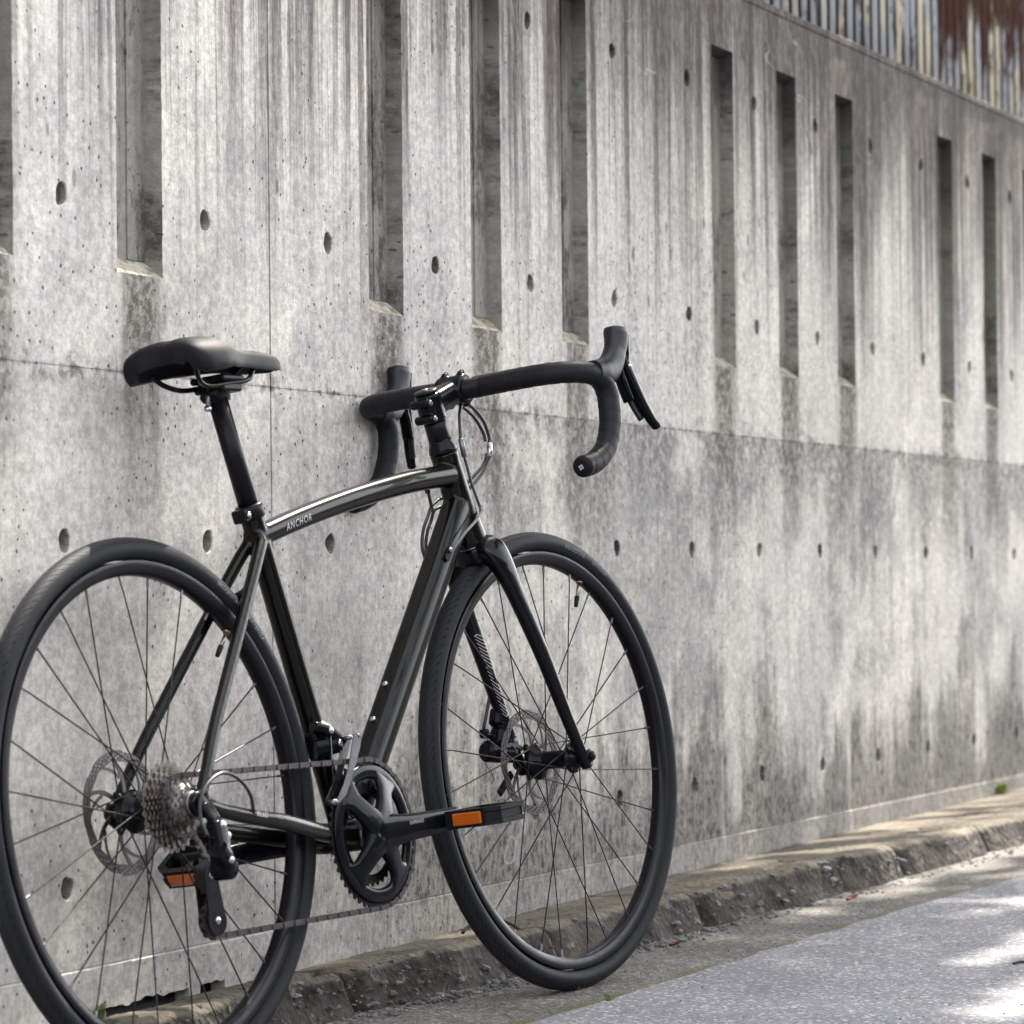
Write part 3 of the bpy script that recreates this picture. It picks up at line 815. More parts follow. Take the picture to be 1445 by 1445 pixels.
# head badge welds read as thin rings; seat clamp, post, saddle
mb = MB()
c0 = bb + SD * 0.458
cyl(mb, c0, c0 + SD * 0.020, 0.0188, 28, bev=0.0015)
bk = unit(np.cross(A(0, 1, 0), SD)) * -1
if bk[0] > 0: bk = -bk
Mx = np.stack([bk, A(0, 1, 0), SD], 1)
box(mb, c0 + SD * 0.010 + bk * 0.022, (0.016, 0.022, 0.018), Mx, bev=0.002)
sc = mb.build('seat_clamp', M_BLACK, bike)
mb = MB(); q = c0 + SD * 0.010 + bk * 0.0225
cyl(mb, q + A(0, -.0105, 0), q + A(0, -.0145, 0), 0.0042, 14, bev=.0006); mb.build('bolt', M_SILVER, sc)
mb = MB()
sweep(mb, [bb + SD * .44, bb + SD * 0.638], 0.0136, 28)
top = bb + SD * 0.632
sweep(mb, [top + A(-.018, 0, -.006), top + A(-.006, 0, .004), top + A(.008, 0, .009), top + A(.028, 0, .012)], [(.0135, .008), (.0165, .014), (.0165, .013), (.0135, .007)], 20, up=(0, 0, 1), power=3)
post = mb.build('seatpost', M_BLACK, bike)
bolt(post, M_GREY, top + A(-.022, 0, -.018), top + A(-.016, 0, .012), .0034); bolt(post, M_GREY, top + A(.027, 0, -.006), top + A(.029, 0, .016), .0034)
bolt(post, M_SILVER, top + A(-.0235, 0, -.0225), top + A(-.022, 0, -.0165), .0052)
mb = MB()
box(mb, top + A(.006, 0, .020), (.052, .056, .009), bev=.003); box(mb, top + A(.006, 0, .008), (.046, .05, .012), bev=.003)
mb.build('rail_clamp', M_BLACK, post)

def saddle():
    # stations: x, half width, height of the crest, drop at the flanks, thickness of the lip
    st = [(0.0, .060, .939, .021, .012), (.015, .065, .9465, .028, .016), (.06, .0695, .9525, .035, .017), (.14, .071, .9555, .037, .015), (.22, .069, .957, .036, .014), (.32, .060, .9555, .031, .013), (.45, .041, .9495, .023, .012), (.56, .030, .946, .018, .011),
          (.68, .0240, .945, .017, .011), (.80, .0205, .9445, .017, .011), (.90, .0165, .942, .014, .010), (.965, .0105, .938, .010, .009), (1.0, .004, .933, .005, .006)]
    st = spline(st, 4); rings = []; NS = 27
    for q, w, zt, dr, th in st:
        g = []
        def at(s_, wk, dz):
            xr = .127 - .019 * min(1, abs(s_)) ** 1.6 + .014 * min(1, abs(s_)) ** 7
            return (xr + (.393 - xr) * q + (dz * -.25 if q < .05 else 0), s_ * w * wk, zt - dr * (1 - math.sqrt(max(0, 1 - min(1, abs(s_)) ** 2.4))) + dz)
        for s_ in np.sin(np.linspace(-math.pi / 2, math.pi / 2, NS)): 
            chan = .0045 * math.exp(-(s_ * w / .008) ** 2) * np.interp(q, [0, .05, .15, .6, .75], [0.3, .5, 1, .8, 0])
            g.append(at(s_, 1, -chan))
        g += [at(1, 1.0, -th * .35), at(1, .985, -th * .7), at(1, .94, -th), at(1, .86, -th * .96)]
        for s_ in np.sin(np.linspace(math.pi / 2, -math.pi / 2, 15)): g.append(at(s_, .78, -th * .85 if abs(s_) > .9 else float(np.interp(q, [0, .06, .12], [-.020, -.023, -.011]))))
        g += [at(-1, .86, -th * .96), at(-1, .94, -th), at(-1, .985, -th * .7), at(-1, 1.0, -th * .35)]
        rings.append(g)
    k = len(rings[0]); V = [p for g in rings for p in g]; F = []
    for i in range(len(rings) - 1):
        for j in range(k):
            a, b = i * k + j, i * k + (j + 1) % k; F.append((a, b, b + k, a + k))
    # rear lip: strips between the upper and under side of the first ring
    g0 = list(range(k)); top_ = g0[:NS]; und = g0[NS + 4:NS + 19][::-1]
    for j in range(NS - 1):
        u0, u1 = und[round(j * 14 / (NS - 1))], und[round((j + 1) * 14 / (NS - 1))]
        F.append((top_[j], u0, u1, top_[j + 1]) if u0 != u1 else (top_[j], u0, top_[j + 1]))
    F.append((top_[-1],) + tuple(g0[NS:NS + 4]) + (und[-1],)); F.append((top_[0],) + tuple(g0[:NS + 18:-1]) + (und[0],))
    F.append(tuple(range((len(rings) - 1) * k, len(rings) * k)))
    m_ = MB(); m_.add(V, F, 0, True)
    o = m_.build('saddle', M_SADDLE, bike)
    md = o.modifiers.new('soft', 'BEVEL'); md.width = .004; md.segments = 3; md.limit_method = 'ANGLE'; md.angle_limit = math.radians(45)
    return o
sad = saddle()
for s in (-1, 1):
    mb = MB()
    sweep(mb, spline([(.148, s * .036, .910), (.16, s * .030, .899), (.178, s * .024, .892), (.20, s * .022, .8905), (.235, s * .022, .8945), (.268, s * .022, .898), (.292, s * .020, .904), (.312, s * .014, .919), (.33, s * .01, .932)], 6), .0036, 10)
    mb.build('saddle_rail', M_BLACKG, sad)

# ---------------------------------------------------------------- steering assembly
mb = MB()
cr = [hd(.362), hd(.352), hd(.340)]
sweep(mb, [hd(.3625), hd(.352), hd(.338)], [(.027, .0265), (.030, .0275), (.034, .026)], 28, up=HX, power=2.3)
for s in (-1, 1):
    lg = spline([(.8535, s * .010, .668), (.855, s * .028, .663), (.862, s * .0405, .640), (.8775, s * .047, .600), (.9235, s * .0525, .5079), (.964, s * .055, .4205), (.996, s * .0565, .356), (1.0095, s * .0565, .331)], 7)
    n_ = len(lg)
    rr = []
    for i in range(n_):
        t = i / (n_ - 1)
        a = np.interp(t, [0, .14, .3, .43, .6, .8, 1], [.021, .0215, .0135, .0105, .0095, .0082, .0078])
        b = np.interp(t, [0, .14, .3, .43, .6, .8, 1], [.026, .0245, .0215, .0175, .014, .0105, .0105])
        rr.append((a, b))
    sweep(mb, lg, rr, 20, up=(1, 0, .4), power=2.3)
    plate(mb, [(1.0095 + .014 * math.cos(a), R - .003 + .0165 * math.sin(a)) for a in np.linspace(0, 2 * math.pi, 20, endpoint=False)], s * .0505, s * .062)
fork = weld(steered(mb.build('fork', M_FORK, bike)), .0022, 6)
mb = MB()       # pale diagonal lines on the inner face of the left leg
LC = [(.9035, .0515, .548), (.9235, .0525, .508), (.944, .0537, .4645), (.964, .055, .4205)]
lax = unit(A(*LC[-1]) - A(*LC[0])); lrear = unit(np.cross(A(0, 1, 0), lax));
if lrear[0] > 0: lrear = -lrear
for i in range(21):
    t0_ = -.06 + 1.0 * i / 20
    f_ = (-28 if i not in (9, 10, 11, 16) else 14), 40
    V = []
    for q in range(8):
        ph = math.radians(f_[1] + (f_[0] - f_[1]) * q / 7); tq = t0_ + .17 * q / 7 * (40 - f_[0]) / 68
        c_ = np.array([np.interp(tq, [0, .333, .667, 1], [p_[k_] for p_ in LC]) for k_ in range(3)])
        hw_y, hw_n = np.interp(tq, [0, .5, 1], [.0105, .0097, .0092]), np.interp(tq, [0, .5, 1], [.0170, .0145, .0120])
        e_ = 2 / 2.3; cc, ss = math.cos(ph), math.sin(ph)
        p_ = c_ + A(0, -1, 0) * (hw_y * abs(cc) ** e_ + .0005) + lrear * (hw_n * math.copysign(abs(ss) ** e_, ss) + .0003 * math.copysign(1, ss))
        V += [p_ - lax * .0009, p_ + lax * .0009]
    mb.add(V, [(2 * q, 2 * q + 1, 2 * q + 3, 2 * q + 2) for q in range(7)], 0, True)
mb.build('stripe_decal', M_TEXT, fork, recalc=False)
mb = MB(); revolve(mb, [(.0262, 0), (.0268, .0012), (.0262, .0024)], hd(.3622), np.array(AX), 32, 0); steered(mb.build('crown_race', M_GREY, bike))
mb = MB()
revolve(mb, [(.0001, 0), (.0212, 0), (.0215, .002), (.0205, .007), (.0172, .016), (.0166, .020), (.0001, .020)], hd(.5098), np.array(AX), 28)
steered(mb.build('headset_cover', M_BLACKG, bike))
for k_, (t0, t1) in enumerate(((.530, .5565),)):
    mb = MB(); cyl(mb, hd(t0), hd(t1), .0166, 28, bev=.0006); steered(mb.build('headset_spacer', M_BLACK, bike))
mb = MB()
BC = A(.8465, 0, .906)
cyl(mb, hd(.557), hd(.600), .0195, 28, bev=.003)
s0 = hd(.581)
sweep(mb, [s0 + (BC - s0) * .1, s0 + (BC - s0) * .45, s0 + (BC - s0) * .8, BC - unit(BC - s0) * .012], [(.0185, .0195), (.0185, .0190), (.0200, .0190), (.0235, .0195)], 24, up=(0, 0, 1), power=2.6)
cyl(mb, BC + A(0, -.0235, 0), BC + A(0, .0235, 0), .0222, 28, bev=.002)
for s in (-1, 1):
    cyl(mb, BC + A(-.004, s * .014, .018), BC + A(.004, s * .014, .0255), .0062, 16, bev=.002)
    cyl(mb, BC + A(.006, s * .014, -.018), BC + A(.010, s * .014, -.0245), .0062, 16, bev=.002)
fw = -HX
for t in (.566, .590):
    cyl(mb, hd(t) + fw * .022 + A(0, -.016, 0), hd(t) + fw * .022 + A(0, .016, 0), .0068, 16, bev=.002)
stem = weld(steered(mb.build('stem', M_BLACKG, bike)), .0014, 4)
for t in (.566, .590): bolt(stem, M_GREY, hd(t) + fw * .022 + A(0, -.0162, 0), hd(t) + fw * .022 + A(0, -.0195, 0), .0042)
for s in (-1, 1): bolt(stem, M_BLACK, BC + A(.004, s * .014, .0255), BC + A(.006, s * .014, .0285), .0036)
mb = MB(); cyl(mb, hd(.6005), hd(.6055), .0178, 28, bev=.0015); tc = mb.build('top_cap', M_BLACK, stem)
mb = MB(); cyl(mb, hd(.6055), hd(.6075), .0042, 14); mb.build('bolt', M_SILVER, tc)

# handlebar with wrapped tape
half = [(.8465, 0, .906), (.8475, .03, .906), (.853, .08, .9075), (.862, .13, .909), (.870, .158, .909), (.885, .181, .908), (.907, .1925, .906), (.929, .1965, .9015), (.944, .1975, .8915),
        (.952, .1985, .875), (.951, .200, .85), (.943, .202, .824), (.922, .2035, .7935), (.884, .205, .772), (.848, .206, .7645)]
mb = MB()
sweep(mb, [(.8475, -.05, .906), (.8465, 0, .906), (.8475, .05, .906)], .0158, 20)
bar = steered(mb.build('handlebar', M_BLACK, bike))
def tape(s):
    pts = np.array(half[1:], float) * A(1, s, 1)
    P = spline(pts, 24)
    L = np.concatenate([[0], np.cumsum(np.linalg.norm(np.diff(P, axis=0), axis=1))])
    n_ = int(L[-1] / .0022); u = np.linspace(0, L[-1], n_)
    P = np.stack([np.interp(u, L, P[:, i]) for i in range(3)], 1)
    k = 20; V = []; F = []; T = np.gradient(P, axis=0); up = A(0, 0, 1.0)
    for i in range(n_):
        t = unit(T[i]); up = unit(up - t * np.dot(up, t)); sd = np.cross(t, up)
        for j in range(k):
            a = 2 * math.pi * j / k
            ph = (u[i] / .021 + s * a / (2 * math.pi)) % 1.0
            seam = -.0006 * math.exp(-(min(ph, 1 - ph) / .055) ** 2) + .0004 * ph
            wr = .00025 * mnoise.noise(Vector((u[i] * 120, a * 3, s)))
            r = np.interp(u[i], [0, .01, .04, .3, L[-1]], [.0157, .0162, .0160, .0162, .0160]) + seam + wr
            V.append(P[i] + (sd * math.cos(a) + up * math.sin(a)) * r)
    for i in range(n_ - 1):
        for j in range(k):
            a, b = i * k + j, i * k + (j + 1) % k; F.append((a, b, b + k, a + k))
    F.append(tuple(range(k))); F.append(tuple(range((n_ - 1) * k, n_ * k)))
    m_ = MB(); m_.add(V, F); o = m_.build('bar_tape', M_TAPE, bar)
    e, t = P[-1], unit(T[-1])
    m_ = MB(); revolve(m_, [(.0001, .0045), (.011, .0045), (.0145, .003), (.0158, 0), (.0158, -.003), (.012, -.004)], e, t, 24)
    pl = m_.build('end_plug', M_PLASTIC, bar)
    m_ = MB()
    for a_ in (0.4, 2.0, 3.5, 5.1):
        sd = unit(np.cross(t, A(0, 0, 1))); up = np.cross(sd, t)
        c_ = e + t * .0047 + (sd * math.cos(a_) + up * math.sin(a_)) * .0026
        cyl(m_, c_, c_ + t * .0003, .0019, 8)
    m_.build('plug_logo', M_TEXT, pl)
for s in (-1, 1): tape(s)

# brake hoods and shift levers
def lever(s):
    m_ = MB()
    cl = spline([(.922, s * .1955, .906), (.944, s * .196, .906), (.962, s * .1965, .910), (.977, s * .197, .921), (.9885, s * .1975, .938), (.9955, s * .198, .956), (.9985, s * .198, .970), (.9995, s * .198, .9765)], 6)
    t_ = np.linspace(0, 1, len(cl))
    rr = [(np.interp(t, [0, .15, .35, .6, .82, .94, 1], [.0175, .0185, .0160, .0142, .0168, .0155, .0095]), np.interp(t, [0, .15, .35, .6, .82, .94, 1], [.018, .0215, .0215, .0185, .0205, .018, .0105])) for t in t_]
    sweep(m_, cl, rr, 22, up=(0, 0, 1) if False else None, power=2.4)
    hood = m_.build('brake_hood', M_RUBBER, bike)
    steered(hood)
    m_ = MB()
    box(m_, (1.0125, s * .198, .945), (.014, .021, .05), np.array(Matrix.Rotation(.25, 3, 'Y')), bev=.005, sm=True)
    m_.build('name_plate', M_BLACKG, hood)
    m_ = MB(); cyl(m_, (1.008, s * .1985 - .0125, .917), (1.008, s * .1985 + .0125, .917), .0028, 10); m_.build('pivot_pin', M_SILVER, hood)
    m_ = MB()
    bl = spline([(1.006, s * .199, .934), (1.010, s * .201, .914), (1.017, s * .206, .889), (1.025, s * .212, .862), (1.035, s * .219, .836), (1.041, s * .2225, .826), (1.045, s * .2235, .8215)], 6)
    t_ = np.linspace(0, 1, len(bl))
    rr = [(np.interp(t, [0, .2, .45, .75, .93, 1], [.0085, .0095, .009, .0075, .0075, .004]), np.interp(t, [0, .2, .5, .8, .93, 1], [.008, .008, .0058, .0045, .0055, .003])) for t in t_]
    sweep(m_, bl, rr, 16, up=(1, 0, .35), power=2.6)
    lv = m_.build('brake_lever', M_BLACKG, bike); steered(lv)
    m_ = MB()
    b2 = spline([(.996, s * .196, .915), (.999, s * .197, .898), (1.004, s * .199, .880), (1.009, s * .2015, .864)], 5)
    sweep(m_, b2, [(.0085, .004)] * 5 + [(.0095, .0045)] * (len(b2) - 5), 12, up=(1, 0, .35), power=3)
    m_.build('shift_paddle', M_BLACKG, lv)
    m_ = MB()
    b3 = spline([(1.0075, s * .1945, .888), (1.013, s * .198, .872), (1.020, s * .2035, .852), (1.027, s * .2085, .836)], 5)
    sweep(m_, b3, [(.004, .0055)] * len(b3), 10, up=(1, 0, .35), power=3)
    m_.build('shift_paddle', M_RUBBER, lv)
for s in (-1, 1): lever(s)

# ---------------------------------------------------------------- wheels
def ringmesh(prof, k=120):
    m_ = MB(); pr = list(prof) + [prof[0]]; revolve(m_, pr, (0, 0, 0), (0, 1, 0), k); return m_
def curved_text(s, size, rad, ang, y, m, name, parent, shear=0, spacing=1.0, side=-1, tilt=0.0):
    """lettering bent round the wheel on the side facing the street"""
    V, F = text_mesh(s, size, shear, spacing); out = []
    for u, v in V:
        a = ang - u / rad; r = rad + v
        out.append((r * math.cos(a), y + tilt * v, r * math.sin(a)))
    m_ = MB(); m_.add(out, F, 0, False); return m_.build(name, m, parent, recalc=False)

def wheel(front):
    w = empty('wheel', Matrix.Translation(FA if front else RA), bike)
    if front: steered(w)
    rc, a, b = R - .0163, .0163, .0161
    pr = [(rc + a * math.sin(t) * (1.0 if math.sin(t) > 0 else .93), b * math.cos(t)) for t in np.linspace(-1.02, math.pi + 1.02, 30)]
    pr = [(max(r_, .3115), y_) for r_, y_ in pr]
    m_ = MB(); revolve(m_, pr + [pr[0]], (0, 0, 0), (0, 1, 0), 160)
    ty = m_.build('tyre', M_TYRE, w)
    rim_pr = [(.3155, .0118), (.3125, .0124), (.3095, .0121), (.3035, .0113), (.2992, .0092), (.2972, .006), (.2965, 0), (.2972, -.006), (.2992, -.0092), (.3035, -.0113), (.3095, -.0121), (.3125, -.0124), (.3155, -.0118)]
    m_ = MB(); revolve(m_, rim_pr, (0, 0, 0), (0, 1, 0), 160)
    rim = m_.build('rim', M_RIM, w)
    off = math.radians(6.2 if front else 4.5)
    ta = math.radians(67.0 if front else 49.0)
    sgn = -1
    def side_y(r): return -math.sqrt(max(0, 1 - ((r - rc) / a) ** 2)) * b - .00025
    for txt, sz, da, sp in (('BRIDGESTONE', .0092, math.radians(5.2), .92), ('EXTENZA', .0088, math.radians(-7.2), 1.15)):
        V, F = text_mesh(txt, sz, 0.1, sp); out = []
        for u, v in V:
            r_ = .3305 + v; an = ta + da - u / .3305
            out.append((r_ * math.cos(an), side_y(r_), r_ * math.sin(an)))
        m_ = MB(); m_.add(out, F, 0, False); m_.build('tyre_lettering', M_TEXTD, ty, recalc=False)
    # valve
    va = math.radians(64.3 if front else 47.6); vd = A(math.cos(va), 0, math.sin(va))
    m_ = MB(); cyl(m_, vd * .2975, vd * .266, .0030, 12); cyl(m_, vd * .2972, vd * .2945, .0056, 12)
    vl = m_.build('valve', M_BRASS, rim)
    m_ = MB(); cyl(m_, vd * .272, vd * .2545, .0042, 12, r2=.0032, bev=.0008); m_.build('valve_cap', M_PLASTIC, vl)
    if front:
        m_ = MB(); revolve(m_, [(.2962, -.0035), (.2958, 0), (.2962, .0035)], (0, 0, 0), (0, 1, 0), 12, a0=math.radians(246), a1=math.radians(253)); m_.build('rim_sticker', M_BLUE, rim, recalc=False)
    # hub
    yl, yr = (.030, -.034) if front else (.034, -.021)
    fl, fr = .0245, (.0195 if front else .0225)
    m_ = MB()
    if front:
        revolve(m_, [(.0001, -.050), (.0105, -.050), (.012, -.044), (.0165, -.041), (.0175, -.037), (.023, -.036), (.0235, -.032), (.0175, -.029), (.0135, -.022), (.0135, .012), (.017, .020), (.027, .0265), (.0285, .030), (.0275, .033), (.021, .036), (.020, .0405), (.010, .046), (.0001, .050)], k=36)
    else:
        revolve(m_, [(.0001, -.068), (.010, -.068), (.011, -.058), (.0155, -.022), (.0255, -.0225), (.0262, -.0195), (.018, -.016), (.0145, -.008), (.0145, .020), (.018, .027), (.0275, .0315), (.0285, .0345), (.022, .038), (.021, .049), (.0115, .056), (.0001, .062)], k=36)
    hub = m_.build('hub', M_BLACKG, w)
    # spokes, two-cross on each side, one object each
    def spoke_mesh(kind, y, rf, lead):
        a_r = 0.0; a_h = lead
        p0 = A(rf * math.cos(a_h), y, rf * math.sin(a_h)); p1 = A(.297, -.0 + (.0025 if y > 0 else -.0025), 0)
        d = unit(p1 - p0); m_ = MB()
        sweep(m_, [p0, p1], .00105 if front else .00108, 6, caps=False)
        cyl(m_, p1 - d * .012, p1, .0019, 8, mi=1)
        cyl(m_, p0 + A(0, -.002, 0), p0 + A(0, .002, 0), .0019, 8, mi=1)
        o = m_.build('spoke', [M_SPOKE, M_GREY], w)
        return o
    protos = {}
    for k in range(28):
        side = 1 if k % 2 == 0 else -1
        lead_s = 1 if (k // 2) % 2 == 0 else -1
        key = (side, lead_s)
        lead = lead_s * math.radians(68)
        yy = (yl if side > 0 else yr) + .0015 * lead_s
        if key not in protos: o = protos[key] = spoke_mesh(key, yy, fl if side > 0 else fr, lead)
        else: o = protos[key].copy(); COL.objects.link(o)
        o.rotation_euler = (0, -(off + k * 2 * math.pi / 28), 0)
    # disc rotor
    yd = .043 if front else .052
    m_ = MB()
    K, NR = 180, 6
    rr = np.linspace(.0665, .080, NR + 1)
    V = []
    for i in range(K):
        t = 2 * math.pi * i / K
        for j, r_ in enumerate(rr):
            if j == NR: r_ = r_ - .0016 * (math.sin(6 * t) > .75)
            if j == 0: r_ += .0008 * math.sin(12 * t)
            V.append((r_ * math.cos(t), 0, r_ * math.sin(t)))
    F = []
    for i in range(K):
        i2 = (i + 1) % K
        for j in range(NR):
            if j in (1, 2, 3, 4) and (i + 2 * j + (i // 18) * 1) % 6 in (0, 1): continue
            F.append((i * (NR + 1) + j, i * (NR + 1) + j + 1, i2 * (NR + 1) + j + 1, i2 * (NR + 1) + j))
    for i in range(6):            # swept arms, each forked
        t = 2 * math.pi * i / 6 + .2
        for dt, r0, r1 in ((.42, .027, .068), (.95, .044, .068)):
            pts = []
            for q in np.linspace(0, 1, 6):
                aa = t + dt * q ** 1.1 + (.0 if r0 < .03 else -.02); r_ = r0 + (r1 - r0) * q
                if r0 > .03: aa = t + .25 + (dt - .35) * q
                pts.append((aa, r_))
            o0 = len(V)
            for aa, r_ in pts:
                wd = .0032
                V += [(r_ * math.cos(aa + wd / r_), 0, r_ * math.sin(aa + wd / r_)), (r_ * math.cos(aa - wd / r_), 0, r_ * math.sin(aa - wd / r_))]
            for q in range(5): F.append((o0 + 2 * q, o0 + 2 * q + 1, o0 + 2 * q + 3, o0 + 2 * q + 2))
    m_.add([(x, y + yd, z) for x, y, z in V], F, 0, False)
    ro = m_.build('brake_rotor', M_STEEL, w, recalc=False)
    md = ro.modifiers.new('thickness', 'SOLIDIFY'); md.thickness = .0018; md.offset = 0
    m_ = MB()
    m_.add(*[(lambda o: (o[0], o[1]))(([(x, yd - .0035, z) for x, z in [((.019 + .0125 * max(0, math.cos(3 * t)) ** 2 * 1.0) * math.cos(t), (.019 + .0125 * max(0, math.cos(3 * t)) ** 2) * math.sin(t)) for t in np.linspace(0, 2 * math.pi, 96, endpoint=False)]], [tuple(range(96))]))][0], 0, False)
    ca = m_.build('rotor_carrier', M_BLACK, ro, recalc=False)
    md = ca.modifiers.new('thickness', 'SOLIDIFY'); md.thickness = .004; md.offset = 0
    m_ = MB()       # six tiny rotor screws, a couple of pixels each: one piece
    for i in range(6):
        t = 2 * math.pi * i / 6
        cyl(m_, (.0245 * math.cos(t), yd - .0055, .0245 * math.sin(t)), (.0245 * math.cos(t), yd - .009, .0245 * math.sin(t)), .0036, 10, bev=.0006)
    o = m_.build('rotor_bolt', M_GREY, w); o['kind'] = 'stuff'
    return w, hub
fw_, fhub = wheel(True)
rw_, rhub = wheel(False)
mb = MB(); cyl(mb, (FA.x, -.050, FA.z), (FA.x, -.066, FA.z), .0105, 20, bev=.002); cyl(mb, (FA.x, -.066, FA.z), (FA.x, -.072, FA.z), .0072, 16, bev=.002)
steered(mb.build('thru_axle', M_BLACK, bike)); mb = MB()
cyl(mb, (FA.x, .05, FA.z), (FA.x, .070, FA.z), .0105, 20, bev=.002)
box(mb, (FA.x - .040, .066, FA.z - .028), (.05, .006, .013), np.array(Matrix.Rotation(-.6, 3, 'Y')), bev=.002)
steered(mb.build('axle_lever', M_BLACK, bike))
mb = MB(); cyl(mb, (0, -.0705, R), (0, -.077, R), .0095, 20, bev=.002); mb.build('thru_axle', M_BLACK, bike); mb = MB(); cyl(mb, (0, .07, R), (0, .076, R), .0105, 20, bev=.002)
mb.build('thru_axle', M_BLACK, bike)

# front brake calliper on the left leg
def yrot(a): return np.array(Matrix.Rotation(a, 3, 'Y'))
mb = MB()
C_ = A(.945, .064, .392)
box(mb, (.957, .060, .418), (.026, .02, .03), yrot(.38), bev=.005, sm=True)
cyl(mb, (.955, .050, .405), (.968, .070, .400), .0105, 16, bev=.003)
box(mb, (.955, .058, .388), (.03, .026, .030), yrot(.4), bev=.006, sm=True)
cyl(mb, (.918, .064, .371), (.954, .058, .366), .0165, 20, bev=.005)
cyl(mb, (.940, .060, .366), (.972, .046, .360), .0125, 20, bev=.003)
box(mb, (.975, .0545, .372), (.018, .014, .045), yrot(.35), bev=.004, sm=True)
box(mb, (.926, .066, .397), (.014, .012, .014), bev=.002); cyl(mb, (.928, .064, .394), (.955, .06, .39), .005, 10)
cal = weld(steered(mb.build('brake_calliper', M_BLACKG, bike)), .0012, 2)
bolt(cal, M_GREY, (.978, .0475, .380), (.978, .0435, .380), .0062); bolt(cal, M_GREY, (.976, .0475, .364), (.976, .0435, .364), .0045); bolt(cal, M_GREY, (.972, .0462, .360), (.974, .043, .3597), .0058)
mb = MB(); sweep(mb, spline([(.940, .058, .452), (.934, .062, .430), (.926, .066, .404)], 5), .0027, 8); mb.build('cable_housing', M_CABLE, cal)
mb = MB(); sweep(mb, spline([(.926, .066, .392), (.922, .067, .372), (.924, .068, .352), (.934, .066, .338), (.940, .066, .326)], 5), .0008, 6); mb.build('cable_wire', M_GREY, cal)
mb = MB()
box(mb, (.085, .060, .352), (.06, .024, .026), yrot(.12), bev=.006, sm=True); cyl(mb, (.062, .058, .362), (.095, .058, .358), .012, 16, bev=.003)
mb.build('brake_calliper', M_BLACKG, bike)

# ---------------------------------------------------------------- drivetrain
def cog(mb_, r, nt, y0, y1, mi=0, inner=None, tooth=.0042):
    """toothed ring centred on the origin"""
    V = []; F = []; K = nt * 4
    inner = inner if inner else r * .72
    for i in range(K):
        t = 2 * math.pi * i / K
        ro_ = r + (tooth * .5 if i % 4 in (1, 2) else -tooth * .5)
        for y in (y0, y1):
            V += [(ro_ * math.cos(t), y, ro_ * math.sin(t)), (inner * math.cos(t), y, inner * math.sin(t))]
    for i in range(K):
        a, b = 4 * i, 4 * ((i + 1) % K)
        F += [(a, a + 1, b + 1, b), (a + 2, b + 2, b + 3, a + 3), (a, b, b + 2, a + 2), (a + 1, a + 3, b + 3, b + 1)]
    mb_.add(V, F, mi, False)
cas = empty('cassette', Matrix.Translation(RA), bike)
for i, nt in enumerate([28, 25, 23, 21, 19, 17, 15, 14, 13, 12, 11]):
    m_ = MB(); r_ = nt * .0127 / (2 * math.pi); y_ = -.0225 - i * .00355
    cog(m_, r_, nt, y_, y_ - .0017, inner=max(.0155, r_ * .66)); m_.build('sprocket', M_COG, cas)
m_ = MB(); revolve(m_, [(.0155, -.022), (.0155, -.0595), (.017, -.0605), (.0165, -.0625), (.0115, -.0625), (.0115, -.05)], k=28); m_.build('lockring', M_GREY, cas)
m_ = MB()
revolve(m_, [(.029, -.0245), (.028, -.050), (.021, -.058), (.0175, -.058)], k=30); m_.build('sprocket_carrier', M_STEEL, cas)

CR = empty('crankset', Matrix.Translation(BB), bike)
YR = -.0455
m_ = MB(); cog(m_, .1012, 50, YR + .0009, YR - .0009, inner=.088, tooth=.0048); ring = m_.build('chainring', M_BLACK, CR)
m_ = MB(); cog(m_, .0687, 34, YR + .0082, YR + .0064, inner=.055, tooth=.0045); m_.build('chainring', M_BLACK, CR)
m_ = MB()
revolve(m_, [(.0945, -.0012), (.0955, -.0028), (.0935, -.0048), (.086, -.0062), (.078, -.0058), (.0745, -.0040), (.0745, .0012), (.0945, -.0012)], (0, YR, 0), k=100)
CA = math.radians(1.7)
arm_angles = [math.radians(a) for a in (135, 60, -136, -52)]
for a_ in arm_angles:
    d = A(math.cos(a_), 0, math.sin(a_))
    pts = [d * .012 + A(0, YR - .014, 0), d * .035 + A(0, YR - .0125, 0), d * .058 + A(0, YR - .008, 0), d * .080 + A(0, YR - .003, 0)]
    sweep(m_, spline(pts, 4), [(np.interp(t, [0, .4, .75, 1], [.022, .0165, .0155, .026]), np.interp(t, [0, 1], [.0095, .005])) for t in np.linspace(0, 1, 13)], 16, up=(0, 1, 0), power=3)
revolve(m_, [(.0001, -.021), (.0135, -.021), (.021, -.016), (.0245, -.006), (.0245, .002), (.0001, .002)], (0, YR, 0), k=32)
d = A(math.cos(CA), 0, math.sin(CA))
pts = [d * -.004 + A(0, YR - .014, 0), d * .03 + A(0, YR - .017, 0), d * .06 + A(0, -.0655, 0), d * .11 + A(0, -.0685, 0), d * .165 + A(0, -.071, 0), d * .184 + A(0, -.071, 0)]
pp = spline(pts, 5)
sweep(m_, pp, [(np.interp(t, [0, .2, .45, .8, .95, 1], [.024, .0225, .0185, .0165, .0165, .011]), np.interp(t, [0, .3, .8, 1], [.011, .0095, .0075, .006])) for t in np.linspace(0, 1, len(pp))], 20, up=(0, 1, 0), power=3.2)
sp = weld(m_.build('crank_arm', M_BLACKG, CR), .0014, 8)
V, F = text_mesh('SHIMANO', .0075, .0, 1.05)
m_ = MB(); m_.add([(.068 + u, -.0764 - u * .03, .0085 + v + u * .03) for u, v in V], F, 0, False); m_.build('crank_lettering', M_TEXT, sp, recalc=False)
m_ = MB()
